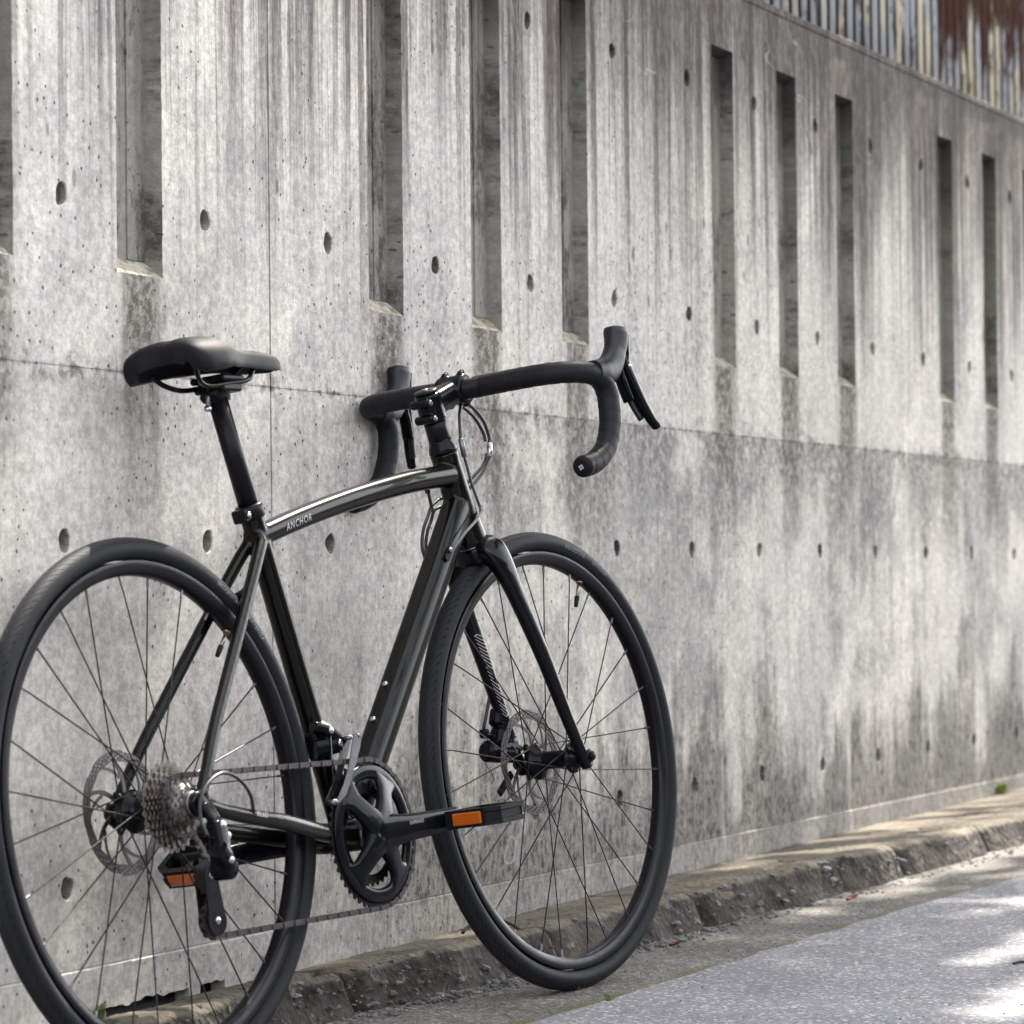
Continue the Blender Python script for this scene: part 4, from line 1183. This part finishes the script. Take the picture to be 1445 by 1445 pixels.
pl_ = spline([A(0, .044, 0), d * -.03 + A(0, .058, 0), d * -.06 + A(0, .066, 0), d * -.11 + A(0, .0685, 0), d * -.165 + A(0, .071, 0), d * -.183 + A(0, .071, 0)], 5)
sweep(m_, pl_, [(np.interp(t, [0, .2, .8, 1], [.019, .0165, .0145, .0115]), np.interp(t, [0, 1], [.010, .0065])) for t in np.linspace(0, 1, len(pl_))], 18, up=(0, 1, 0), power=3.2)
m_.build('crank_arm', M_BLACKG, CR)
m_ = MB()
cyl(m_, (0, -.0445, 0), (0, -.030, 0), .0205, 30, bev=.003); m_.build('bearing_cup', M_STEEL, CR)
m_ = MB(); cyl(m_, (0, .030, 0), (0, .046, 0), .0205, 30, bev=.003); m_.build('bearing_cup', M_STEEL, CR)

def pedal(s, tilt):
    """platform pedal: open cage, axle body and amber reflectors"""
    c_ = np.array(BB) + (d * .1725 if s < 0 else d * -.1725)
    root = empty('pedal', Matrix.Translation(Vector((c_[0], s * .080, c_[2]))) @ Matrix.Rotation(tilt, 4, 'Y'), bike)
    out = [(-.046, .006), (-.046, .070), (-.030, .088), (.030, .088), (.046, .070), (.046, .006)]
    m_ = MB(); H = .0125
    inn = [(-.036, .014), (-.036, .066), (-.024, .079), (.024, .079), (.036, .066), (.036, .014)]
    n_ = 6
    V = []
    for z in (-H, H):
        V += [(x, s * y, z) for x, y in out] + [(x, s * y, z) for x, y in inn]
    F = []
    for i in range(n_):
        j = (i + 1) % n_
        F += [(i, j, n_ + j, n_ + i), (12 + i, 12 + n_ + i, 12 + n_ + j, 12 + j), (n_ + i, n_ + j, 12 + n_ + j, 12 + n_ + i)]
        if i in (0, 3, 2, 1, 4):      # outer face with a channel between two rails
            a0, a1 = A(*V[i]), A(*V[j])
            o_ = unit(A(a0[0] + a1[0], a0[1] + a1[1] - s * .1, 0)); inset = -.003 if i in (1, 2, 3) else 0.0
            zz = [-H, -H + .006, -H + .007, H - .007, H - .006, H]
            ins = [0, 0, inset, inset, 0, 0]
            b0 = [len(V) + k for k in range(12)]
            for k in range(6): V += [tuple(A(a0[0], a0[1], zz[k]) + o_ * ins[k]), tuple(A(a1[0], a1[1], zz[k]) + o_ * ins[k])]
            for k in range(5): F.append((b0[2 * k], b0[2 * k + 1], b0[2 * k + 3], b0[2 * k + 2]))
        else: F.append((i, 12 + i, 12 + j, j))
    m_.add(V, F, 0, False)
    m_.build('pedal_cage', M_PLASTIC, root, recalc=False)
    m_ = MB(); cyl(m_, (0, s * -.004, 0), (0, s * .081, 0), .0105, 16, bev=.002); box(m_, (0, s * .045, 0), (.09, .010, .012), bev=.002); cyl(m_, (0, s * -.012, 0), (0, s * .006, 0), .007, 14)
    m_.build('pedal_body', M_BLACK, root)
    for e in (-1, 1):
        m_ = MB(); box(m_, (e * .0475, s * .0415, 0), (.004, .046, .0170), bev=.0012); m_.build('reflector', M_AMBER, root)
pedal(-1, math.radians(-2)); pedal(1, math.radians(-30))

# derailleurs
GP, TP = A(.030, -.0435, .2545), A(.034, -.0435, .1975)
rd = empty('rear_derailleur', Matrix.Identity(4), bike)
m_ = MB()
sweep(m_, spline([(.006, -.073, .345), (.008, -.080, .330), (.014, -.084, .316)], 4), [(.006, .011)] * 9, 12, up=(1, 0, 0), power=3)
cyl(m_, (.012, -.072, .316), (.012, -.090, .316), .0115, 20, bev=.003)
sweep(m_, spline([(.012, -.086, .318), (.006, -.093, .300), (.002, -.097, .284), (.006, -.094, .272)], 5), [(.007, .0115), (.007, .0115)] * 8, 14, up=(1, 0, 0), power=2.8)
sweep(m_, spline([(-.010, -.098, .288), (.006, -.094, .276), (.022, -.086, .266)], 5), [(.0115, .0125)] * 11, 16, up=(0, 0, 1), power=2.6)
cyl(m_, (.020, -.066, .262), (.020, -.096, .262), .015, 20, bev=.004)
sweep(m_, [(.0, -.086, .306), (.012, -.074, .27)], [(.006, .008)] * 2, 10)
weld(m_.build('derailleur_body', M_BLACKG, rd), .0012, 3)
for p_, r_ in (((.012, -.0905, .316), .006), ((-.002, -.1075, .272), .0045), ((.020, -.0905, .302), .0055)): bolt(rd, M_SILVER, A(*p_), A(*p_) + A(0, -.0042, 0), r_)
def cage(y):
    ol = []
    for c_, r_, a0, a1 in ((GP, .0135, 10, 170), (TP, .0195, 150, 390)):
        for t in np.linspace(math.radians(a0), math.radians(a1), 12): ol.append((c_[0] + r_ * math.cos(t), c_[2] + r_ * math.sin(t)))
    m_ = MB(); plate(m_, ol, y - .0009, y + .0009)
    hole = []
    return m_
cage(-.0515).build('derailleur_cage', M_BLACK, rd); cage(-.0365).build('derailleur_cage', M_BLACK, rd)
bolt(rd, M_SILVER, TP + A(0, -.0086, 0), TP + A(0, -.0105, 0), .0052); bolt(rd, M_SILVER, GP + A(0, -.0086, 0), GP + A(0, -.0105, 0), .0045)
for P_ in (GP, TP):
    m_ = MB(); cog(m_, .0205 if P_ is TP else .0225, 11, .0012, -.0012, inner=.005, tooth=.004)
    o = m_.build('jockey_wheel', M_PLASTIC, rd); o.location = Vector(P_)

fd = empty('front_derailleur', Matrix.Identity(4), bike)
m_ = MB()
ol = [(.391, .411), (.399, .4155), (.411, .4105), (.404, .396), (.391, .377), (.374, .354), (.356, .334), (.338, .324), (.333, .329), (.352, .347), (.369, .369), (.382, .393)]
plate(m_, ol, -.0535, -.0523); plate(m_, [(x - .002, z + .002) for x, z in ol], -.0375, -.0363)
cyl(m_, (.332, -.0365, .326), (.332, -.0535, .326), .004, 10); cyl(m_, (.404, -.0365, .411), (.404, -.0535, .411), .0032, 10); cyl(m_, (.386, -.0365, .410), (.386, -.0535, .410), .0032, 10)
m_.build('derailleur_cage', M_GREY, fd)
m_ = MB()
sweep(m_, spline([(.345, -.020, .430), (.362, -.026, .425), (.378, -.030, .415), (.390, -.034, .403)], 5), [(.009, .008)] * 16, 16, up=(0, 0, 1), power=2.6)
sweep(m_, spline([(.352, -.014, .400), (.368, -.022, .402), (.386, -.032, .404)], 5), [(.009, .013)] * 11, 16, up=(0, 0, 1), power=2.6)
box(m_, (.362, -.008, .405), (.02, .022, .04), yrot(-.28), bev=.004, sm=True)
cyl(m_, (.378, -.038, .404), (.378, -.018, .404), .0075, 14, bev=.002)
weld(m_.build('derailleur_body', M_BLACKG, fd), .0012, 2)
bolt(fd, M_SILVER, (.3655, -.037, .4225), (.3655, -.031, .4225), .005); bolt(fd, M_SILVER, (.378, -.041, .404), (.378, -.038, .404), .005); bolt(fd, M_SILVER, (.352, -.028, .4335), (.366, -.033, .428), .0035)
m_ = MB(); sweep(m_, [(.3655, -.034, .4225), (.366, -.03, .37), (.37, -.024, .315)], .0008, 6); m_.build('cable_wire', M_GREY, fd)

# chain: every link, joined because a link is only a few pixels long
def chain_path():
    rc_, rr_ = .0384, .1012
    cB, cR = A(BB.x, 0, BB.z), A(0, 0, R)
    pts = []
    def arc(c_, r_, a0, a1, y, n_):
        for t in np.linspace(a0, a1, n_): pts.append((c_[0] + r_ * math.cos(t), y, c_[2] + r_ * math.sin(t)))
    yc = -.0385
    arc(cB, rr_, math.radians(97), math.radians(-90), YR, 60)
    arc(TP, .0205, math.radians(-88), math.radians(-200), YR + .0025, 18)
    arc(GP, .0225, math.radians(-25), math.radians(60), yc - .003, 14)
    arc(cR, rc_, math.radians(-62), math.radians(-270 + 7), yc, 30)
    pts.append(pts[0])
    return np.array(pts)
P = chain_path(); L = np.concatenate([[0], np.cumsum(np.linalg.norm(np.diff(P, axis=0), axis=1))])
nl = int(L[-1] / .0127) // 2 * 2
u = np.linspace(0, L[-1], nl, endpoint=False)
Q = np.stack([np.interp(u, L, P[:, i]) for i in range(3)], 1)
m_ = MB()
for i in range(nl):
    a_, b_ = Q[i], Q[(i + 1) % nl]; t = unit(b_ - a_); c_ = (a_ + b_) / 2; sd = unit(np.cross(A(0, 1, 0), t)); yv = np.cross(t, sd)
    M3 = np.stack([t, yv, sd], 1)
    outer = i % 2
    for s in (-1, 1):
        yo = s * (.0033 if outer else .0023)
        ol = [(-.0088, 0), (-.0073, .0037), (-.004, .0038), (0, .0026), (.004, .0038), (.0073, .0037), (.0088, 0), (.0073, -.0037), (.004, -.0038), (0, -.0026), (-.004, -.0038), (-.0073, -.0037)]
        V = [c_ + M3 @ A(x, yo - .0005, z) for x, z in ol] + [c_ + M3 @ A(x, yo + .0005, z) for x, z in ol]
        k = len(ol)
        m_.add(V, [tuple(range(k)), tuple(range(2 * k - 1, k - 1, -1))] + [(q, q + k, (q + 1) % k + k, (q + 1) % k) for q in range(k)], 0, False)
    cyl(m_, a_ - yv * .0040, a_ + yv * .0040, .0019, 6)
    cyl(m_, a_ - yv * .0018, a_ + yv * .0018, .0038, 8)
m_.build('chain', M_CHAIN, bike, recalc=False)

# ---------------------------------------------------------------- cables, ports, bolts, lettering
def hose(name, pts, r, m, parent, steer=False):
    m_ = MB(); sweep(m_, spline(pts, 8), r, 10); o = m_.build(name, m, parent)
    if steer: steered(o)
    return o
hose('cable_housing', [(.862, -.004, .889), (.8465, -.007, .868), (.8385, -.01, .848), (.835, -.011, .832)], .0026, M_CABLE, bike)
hose('cable_housing', [(.8375, -.012, .806), (.8405, -.013, .79), (.8435, -.016, .763), (.849, -.02, .735), (.851, -.0215, .728)], .0022, M_CABLE, bike)
hose('cable_liner', [(.851, -.0215, .728), (.8495, -.024, .7225), (.838, -.028, .719), (.812, -.032, .706), (.778, -.034, .690), (.757, -.032, .675), (.744, -.026, .662)], .0022, M_CABLEG, bike)
hose('cable_housing', [(.884, .0, .889), (.905, .0, .879), (.926, .0, .862), (.9365, .0, .840), (.9355, .0, .829)], .0027, M_CABLE, bike)
hose('cable_housing', [(.932, .0, .809), (.927, .0, .803), (.908, .0, .786), (.876, .004, .765), (.850, .012, .75), (.826, .022, .738)], .0027, M_CABLE, bike)
hose('cable_housing', [(.882, .012, .888), (.900, .012, .881), (.922, .011, .867), (.937, .009, .845), (.938, .008, .833)], .0027, M_CABLE, bike)
hose('cable_housing', [(.934, .008, .808), (.926, .008, .799), (.909, .009, .788), (.878, .014, .770), (.85, .022, .757), (.82, .03, .748)], .0027, M_CABLE, bike)
hose('cable_housing', [(.820, .03, .748), (.80, .032, .737), (.785, .031, .722), (.768, .031, .702), (.7595, .031, .676), (.768, .029, .650), (.785, .024, .636)], .0025, M_CABLE, bike)
hose('cable_housing', [(.826, .022, .738), (.802, .028, .732), (.790, .029, .716), (.776, .029, .700), (.7665, .029, .676), (.772, .027, .652), (.787, .022, .640)], .0025, M_CABLE, bike)
hose('cable_housing', [(.792, .030, .766), (.796, .031, .752), (.800, .032, .740), (.803, .032, .728)], .0025, M_CABLE, bike)
for p0, p1, mt, rr_ in (((.835, -.011, .833), (.8378, -.012, .805), M_GREY, .0042), ((.9356, .0, .830), (.9315, .0, .808), M_SILVER, .0042), ((.938, .008, .815), (.934, .008, .795), M_GREY, .004)):
    m_ = MB(); cyl(m_, p0, p1, rr_, 14, bev=.001); m_.build('cable_adjuster', mt, bike)
m_ = MB(); cyl(m_, (.8525, -.0215, .731), (.8465, -.0245, .7215), .0034, 12, bev=.001); m_.build('cable_ferrule', M_GREY, bike)
m_ = MB(); cyl(m_, (.7895, .030, .775), (.7935, .031, .757), .0042, 12, bev=.001); m_.build('cable_ferrule', M_CABLE, bike)
hose('cable_housing', [(.115, -.069, .325), (.098, -.079, .350), (.07, -.083, .372), (.035, -.085, .381), (.002, -.085, .371), (-.018, -.085, .352), (-.022, -.084, .328), (-.018, -.088, .305)], .0024, M_CABLE, bike)
# cable port on the down tube
u_ = unit(de - ds); nr = A(0, -1, 0)
pc = A(.7440, -.0222, .6620)
m_ = MB()
V = []; K = 20
for k in range(K):
    t = 2 * math.pi * k / K; cx_, sy = math.cos(t), math.sin(t)
    du = .0062 * sy + (.0085 if sy > 0 else -.0085); dv = .0062 * cx_
    w_ = unit(np.cross(u_, nr)); V.append(pc + u_ * du + w_ * dv)
V2 = [v + nr * .0016 for v in V]
m_.add(V + V2, [tuple(range(K, 2 * K))] + [(i, (i + 1) % K, (i + 1) % K + K, i + K) for i in range(K)], 0, False)
m_.build('cable_port', M_BLACKG, frame)
m_ = MB(); cyl(m_, pc + u_ * .006 + nr * .001, pc + u_ * .006 + nr * .0032, .0042, 14, bev=.001); m_.build('bolt', M_SILVER, frame)
tn = unit(A(-u_[2], 0, u_[0]))
for q in (.5975, .5556):
    t = (q - ds[0]) / (de - ds)[0] - .028
    c_ = ds + (de - ds) * t
    m_ = MB(); cyl(m_, c_ + tn * .021, c_ + tn * .0275, .0042, 14, bev=.0012); m_.build('bottle_bolt', M_SILVER, frame)
# lettering on the frame
V, F = text_mesh('ANCHOR', .0135, .3, 1.25)
m_ = MB(); out = []
for uu, vv in V:
    xx = .374 + uu * .95
    zz = np.interp(xx, tt[:, 0], tt[:, 2]); h = vv - .0015
    out.append((xx - h * .25, -.0172 + .012 * (abs(h) / .0155) ** 3, zz + h))
m_.add(out, F, 0, False); m_.build('frame_lettering', M_TEXT, frame, recalc=False)
V, F = text_mesh('RL6D', .0105, .0, 1.1)
CSd = unit(A(.2, 0, .3085) - A(.12, 0, .321)); CSn = A(-CSd[2], 0, CSd[0])
m_ = MB(); m_.add([tuple(A(.128, -.0738, .3232) + CSd * uu + CSn * vv + A(0, .06 * uu, 0)) for uu, vv in V], F, 0, False); m_.build('frame_lettering', M_TEXT, frame, recalc=False)
# blended lugs where tubes meet
# ------------------------------------------------------------------ small things on the ground
def weed(name, x, y, z, n, h, seed, m, label, cat, blade=False):
    rnd = random.Random(seed)
    root = empty(name, Matrix.Translation((x, y, z))); tag(root, label, cat)
    for i in range(n):
        mb_ = MB(); a = rnd.uniform(0, 6.28); L_ = h * rnd.uniform(.5, 1.0); lean = rnd.uniform(.1, .9)
        d_ = A(math.cos(a), math.sin(a), 0); sd = A(-math.sin(a), math.cos(a), 0)
        r0 = A(rnd.uniform(-1, 1), rnd.uniform(-.5, .5), 0) * (h * .9 if blade else h * .25)
        w = .0011 if blade else L_ * rnd.uniform(.16, .3)
        V = []
        for t in np.linspace(0, 1, 5):
            c_ = r0 + d_ * L_ * lean * t ** 1.5 + A(0, 0, 1) * L_ * (t - .35 * lean * t * t)
            ww = w * (math.sin(math.pi * min(1, t * .9 + .1)) if not blade else (1 - t))
            V += [c_ - sd * ww, c_ + sd * ww + A(0, 0, .001)]
        mb_.add(V, [(2 * q, 2 * q + 1, 2 * q + 3, 2 * q + 2) for q in range(4)], 0, True)
        mb_.build('blade' if blade else 'leaf', m, root, recalc=False)
    return root
weed('weed', 4.53, WY - .012, .088, 16, .042, 3, M_WEED, 'small bright green weed growing on the kerb top at the wall foot far right', 'weed')
weed('weed', .10, WY - .010, .058, 14, .028, 5, M_GRASS, 'tiny pale green weed in the gap at the wall foot behind the rear wheel', 'weed')
weed('grass_tuft', .865, -.226, GZ(.865), 60, .016, 8, M_GRASS, 'low tuft of grass in the gutter seam below the front wheel', 'grass', True)

# loose stones along the kerb foot
mb = MB(); rnd = random.Random(12)
ico_v = []
def stone(c_, r_):
    t = (1 + 5 ** .5) / 2
    vs = [(-1, t, 0), (1, t, 0), (-1, -t, 0), (1, -t, 0), (0, -1, t), (0, 1, t), (0, -1, -t), (0, 1, -t), (t, 0, -1), (t, 0, 1), (-t, 0, -1), (-t, 0, 1)]
    fs = [(0, 11, 5), (0, 5, 1), (0, 1, 7), (0, 7, 10), (0, 10, 11), (1, 5, 9), (5, 11, 4), (11, 10, 2), (10, 7, 6), (7, 1, 8), (3, 9, 4), (3, 4, 2), (3, 2, 6), (3, 6, 8), (3, 8, 9), (4, 9, 5), (2, 4, 11), (6, 2, 10), (8, 6, 7), (9, 8, 1)]
    s_ = A(rnd.uniform(.7, 1.3), rnd.uniform(.7, 1.3), rnd.uniform(.45, .9)) * r_ / 1.9
    mb.add([A(*c_) + A(*v) * s_ * (1 + rnd.uniform(-.2, .2)) for v in vs], fs, 0, False)
for i in range(900):
    x = rnd.choice([rnd.gauss(1.65, .22), rnd.gauss(.95, .14), rnd.uniform(.2, 4.5)])
    y = EDGE(x)[0] - .03 - abs(rnd.gauss(0, .022))
    r_ = rnd.uniform(.0012, .0045) if rnd.random() < .93 else rnd.uniform(.005, .009)
    stone((x, y, GZ(x) + r_ * .25), r_)
for i in range(500):
    x = rnd.uniform(.2, 4.5); y = rnd.uniform(-1.0, -.1); r_ = rnd.uniform(.0008, .0022)
    stone((x, y, GZ(x) + .004), r_)
mb.build('loose_gravel', M_STONE, None, 'stuff', recalc=False)
# aggregate laid bare in the broken kerb faces
mb = MB()
for i in range(300):
    x = rnd.choice([rnd.gauss(.75, .18), rnd.gauss(2.15, .35), rnd.uniform(0, 4)]); ye, ze = EDGE(x)
    t = rnd.random()
    y, z = (ye - .008 - .02 * t, (ze - .014) * (1 - t) + GZ(x) * t) if rnd.random() < .75 else (ye + .012 - .01 * t, ze - .004)
    stone((x, y, z), rnd.uniform(.003, .0085) if rnd.random() < .3 else rnd.uniform(.0015, .004))
mb.build('exposed_aggregate', M_STONE, kerb, 'stuff', recalc=False)

def leaf(x, y, seed, label, size=.02):
    rnd_ = random.Random(seed); mb_ = MB(); V = []
    for t in np.linspace(0, 1, 6):
        w = math.sin(math.pi * t) * size * .33
        for q in (-1, 0, 1): V.append((t * size, q * w, .004 + .3 * size * t * t + .005 * abs(q)))
    mb_.add(V, [(3 * i + j, 3 * i + j + 1, 3 * i + j + 4, 3 * i + j + 3) for i in range(5) for j in range(2)], 0, True)
    o = mb_.build('dead_leaf', M_DEAD, None, recalc=False); o.location = (x, y, GZ(x)); o.rotation_euler = (rnd_.uniform(-.3, .3), 0, rnd_.uniform(0, 6))
    return tag(o, label, 'leaf')
leaf(2.28, -.135, 2, 'small orange dead leaf lying in the gutter beside the kerb', .026)
leaf(1.52, -.075, 6, 'small red brown dead leaf among gravel behind the front wheel', .018)
mb = MB(); sweep(mb, spline([(0, 0, 0), (.012, .004, .002), (.03, .003, .001), (.046, -.003, 0)], 4), .0022, 6)
o = mb.build('twig', M_TWIG); o.location = (1.43, -.68, GZ(1.43) + .006); o.rotation_euler = (0, 0, -1.0); tag(o, 'short dark twig lying on the asphalt in the foreground', 'twig')
mb = MB(); sweep(mb, spline([(0, 0, 0), (.03, .004, .006), (.06, -.01, .012), (.085, -.035, .010), (.097, -.062, -.008), (.10, -.075, -.03)], 5), [(.0028, .0028)] * 26, 7)
o = mb.build('twig', M_TWIG); o.location = (1.09, .105, .082); tag(o, 'thin curved dark twig hanging over the kerb edge behind the front wheel', 'twig')
# ------------------------------------------------------------------ the street tree that shades the wall and road (stands outside the frame)
def street_tree():
    rnd = np.random.default_rng(21)
    tr = empty('tree', Matrix.Translation((10.5, -5.2, 0.1)))
    tag(tr, 'leafy street tree across the road whose branches shade the wall', 'tree')
    mb = MB()
    sweep(mb, spline([(0, 0, -.1), (.05, .03, 1.2), (-.1, .1, 2.6), (-.4, .4, 4.0), (-.9, .9, 5.2)], 5), [.22 - .006 * i for i in range(21)], 12)
    mb.build('trunk', M_BARK, tr)
    hubs = []
    mbb = MB()
    for i in range(26):
        c = A(rnd.uniform(-8.4, 1.5), rnd.uniform(1.3, 5.4), rnd.uniform(4.9, 7.4)); hubs.append(c)
        b0 = A(-.5, .5, 4.2)
        sweep(mbb, spline([b0, b0 * .6 + c * .4 + A(0, 0, .35), c], 5), [.06, .055, .05, .045, .04, .035, .03, .025, .02, .015, .012], 7)
    mbb.build('limbs', M_BARK, tr)
    V = []; F = []
    S = A(*_s)
    for i in range(29000):
        h = hubs[rnd.integers(len(hubs))]
        p = h + rnd.normal(0, 1, 3) * A(.85, .55, .40)
        g = p + A(10.5, -5.2, .1); q = g - S * (g[2] / S[2])
        if any(((q[0] - a) / b) ** 2 + ((q[1] - c_) / d_) ** 2 < 1 for a, b, c_, d_ in GAPS): continue
        n_ = unit(rnd.normal(0, 1, 3) + A(0, 0, 1.2)); t_ = unit(np.cross(n_, rnd.normal(0, 1, 3))); b_ = np.cross(n_, t_)
        L_, W_ = rnd.uniform(.07, .15), rnd.uniform(.035, .06)
        o = len(V); V += [p - t_ * L_, p + b_ * W_ + n_ * .01, p + t_ * L_, p - b_ * W_ + n_ * .01]; F.append((o, o + 1, o + 2, o + 3))
    mb = MB(); mb.add(V, F, 0, False); mb.build('crown', M_LEAF, tr, recalc=False)
# leaves left out to aim sun flecks: centre and half-size of each
GAPS = [(2.3, .42, -.44, .055), (1.75, .36, -.62, .05), (1.05, .36, -.80, .085), (2.2, .5, -1.1, .12), (2.5, .5, -.135, .05), (.95, .36, .165, .035), (3.3, .4, -.17, .04), (3.9, .5, -.95, .2), (-.2, .5, .05, .11), (.2, .16, -.26, .07)]
street_tree()

# unseen hedge added behind the camera to darken reflections on the bicycle
def unseen_hedge():
    hd_ = empty('hedge', Matrix.Translation((0, -7.6, -.2))); tag(hd_, 'unseen dark hedge added across the road to darken the bicycle reflections', 'hedge')
    rnd = np.random.default_rng(5); V = []; F = []
    for i in range(26000):
        x = rnd.uniform(-22, 24); u = rnd.uniform(0, 1)
        y, z = (rnd.normal(0, .12), rnd.uniform(0, 2.7)) if u < .75 else (rnd.uniform(-1.0, 0), 2.7 + rnd.normal(0, .1))
        p = A(x, y, z); n_ = unit(rnd.normal(0, 1, 3) + A(0, 1, .3)); t_ = unit(np.cross(n_, rnd.normal(0, 1, 3))); b_ = np.cross(n_, t_)
        L_ = rnd.uniform(.06, .14); o = len(V); V += [p - t_ * L_, p + b_ * L_ * .5, p + t_ * L_, p - b_ * L_ * .5]; F.append((o, o + 1, o + 2, o + 3))
    mb = MB(); mb.add(V, F, 0, False); o = mb.build('foliage', M_HEDGE, hd_, 'stuff', recalc=False)
    mb = MB(); box(mb, (1, -.6, 1.3), (46, .9, 2.6), bev=.2); mb.build('twig_mass', M_BARK, hd_)
unseen_hedge()
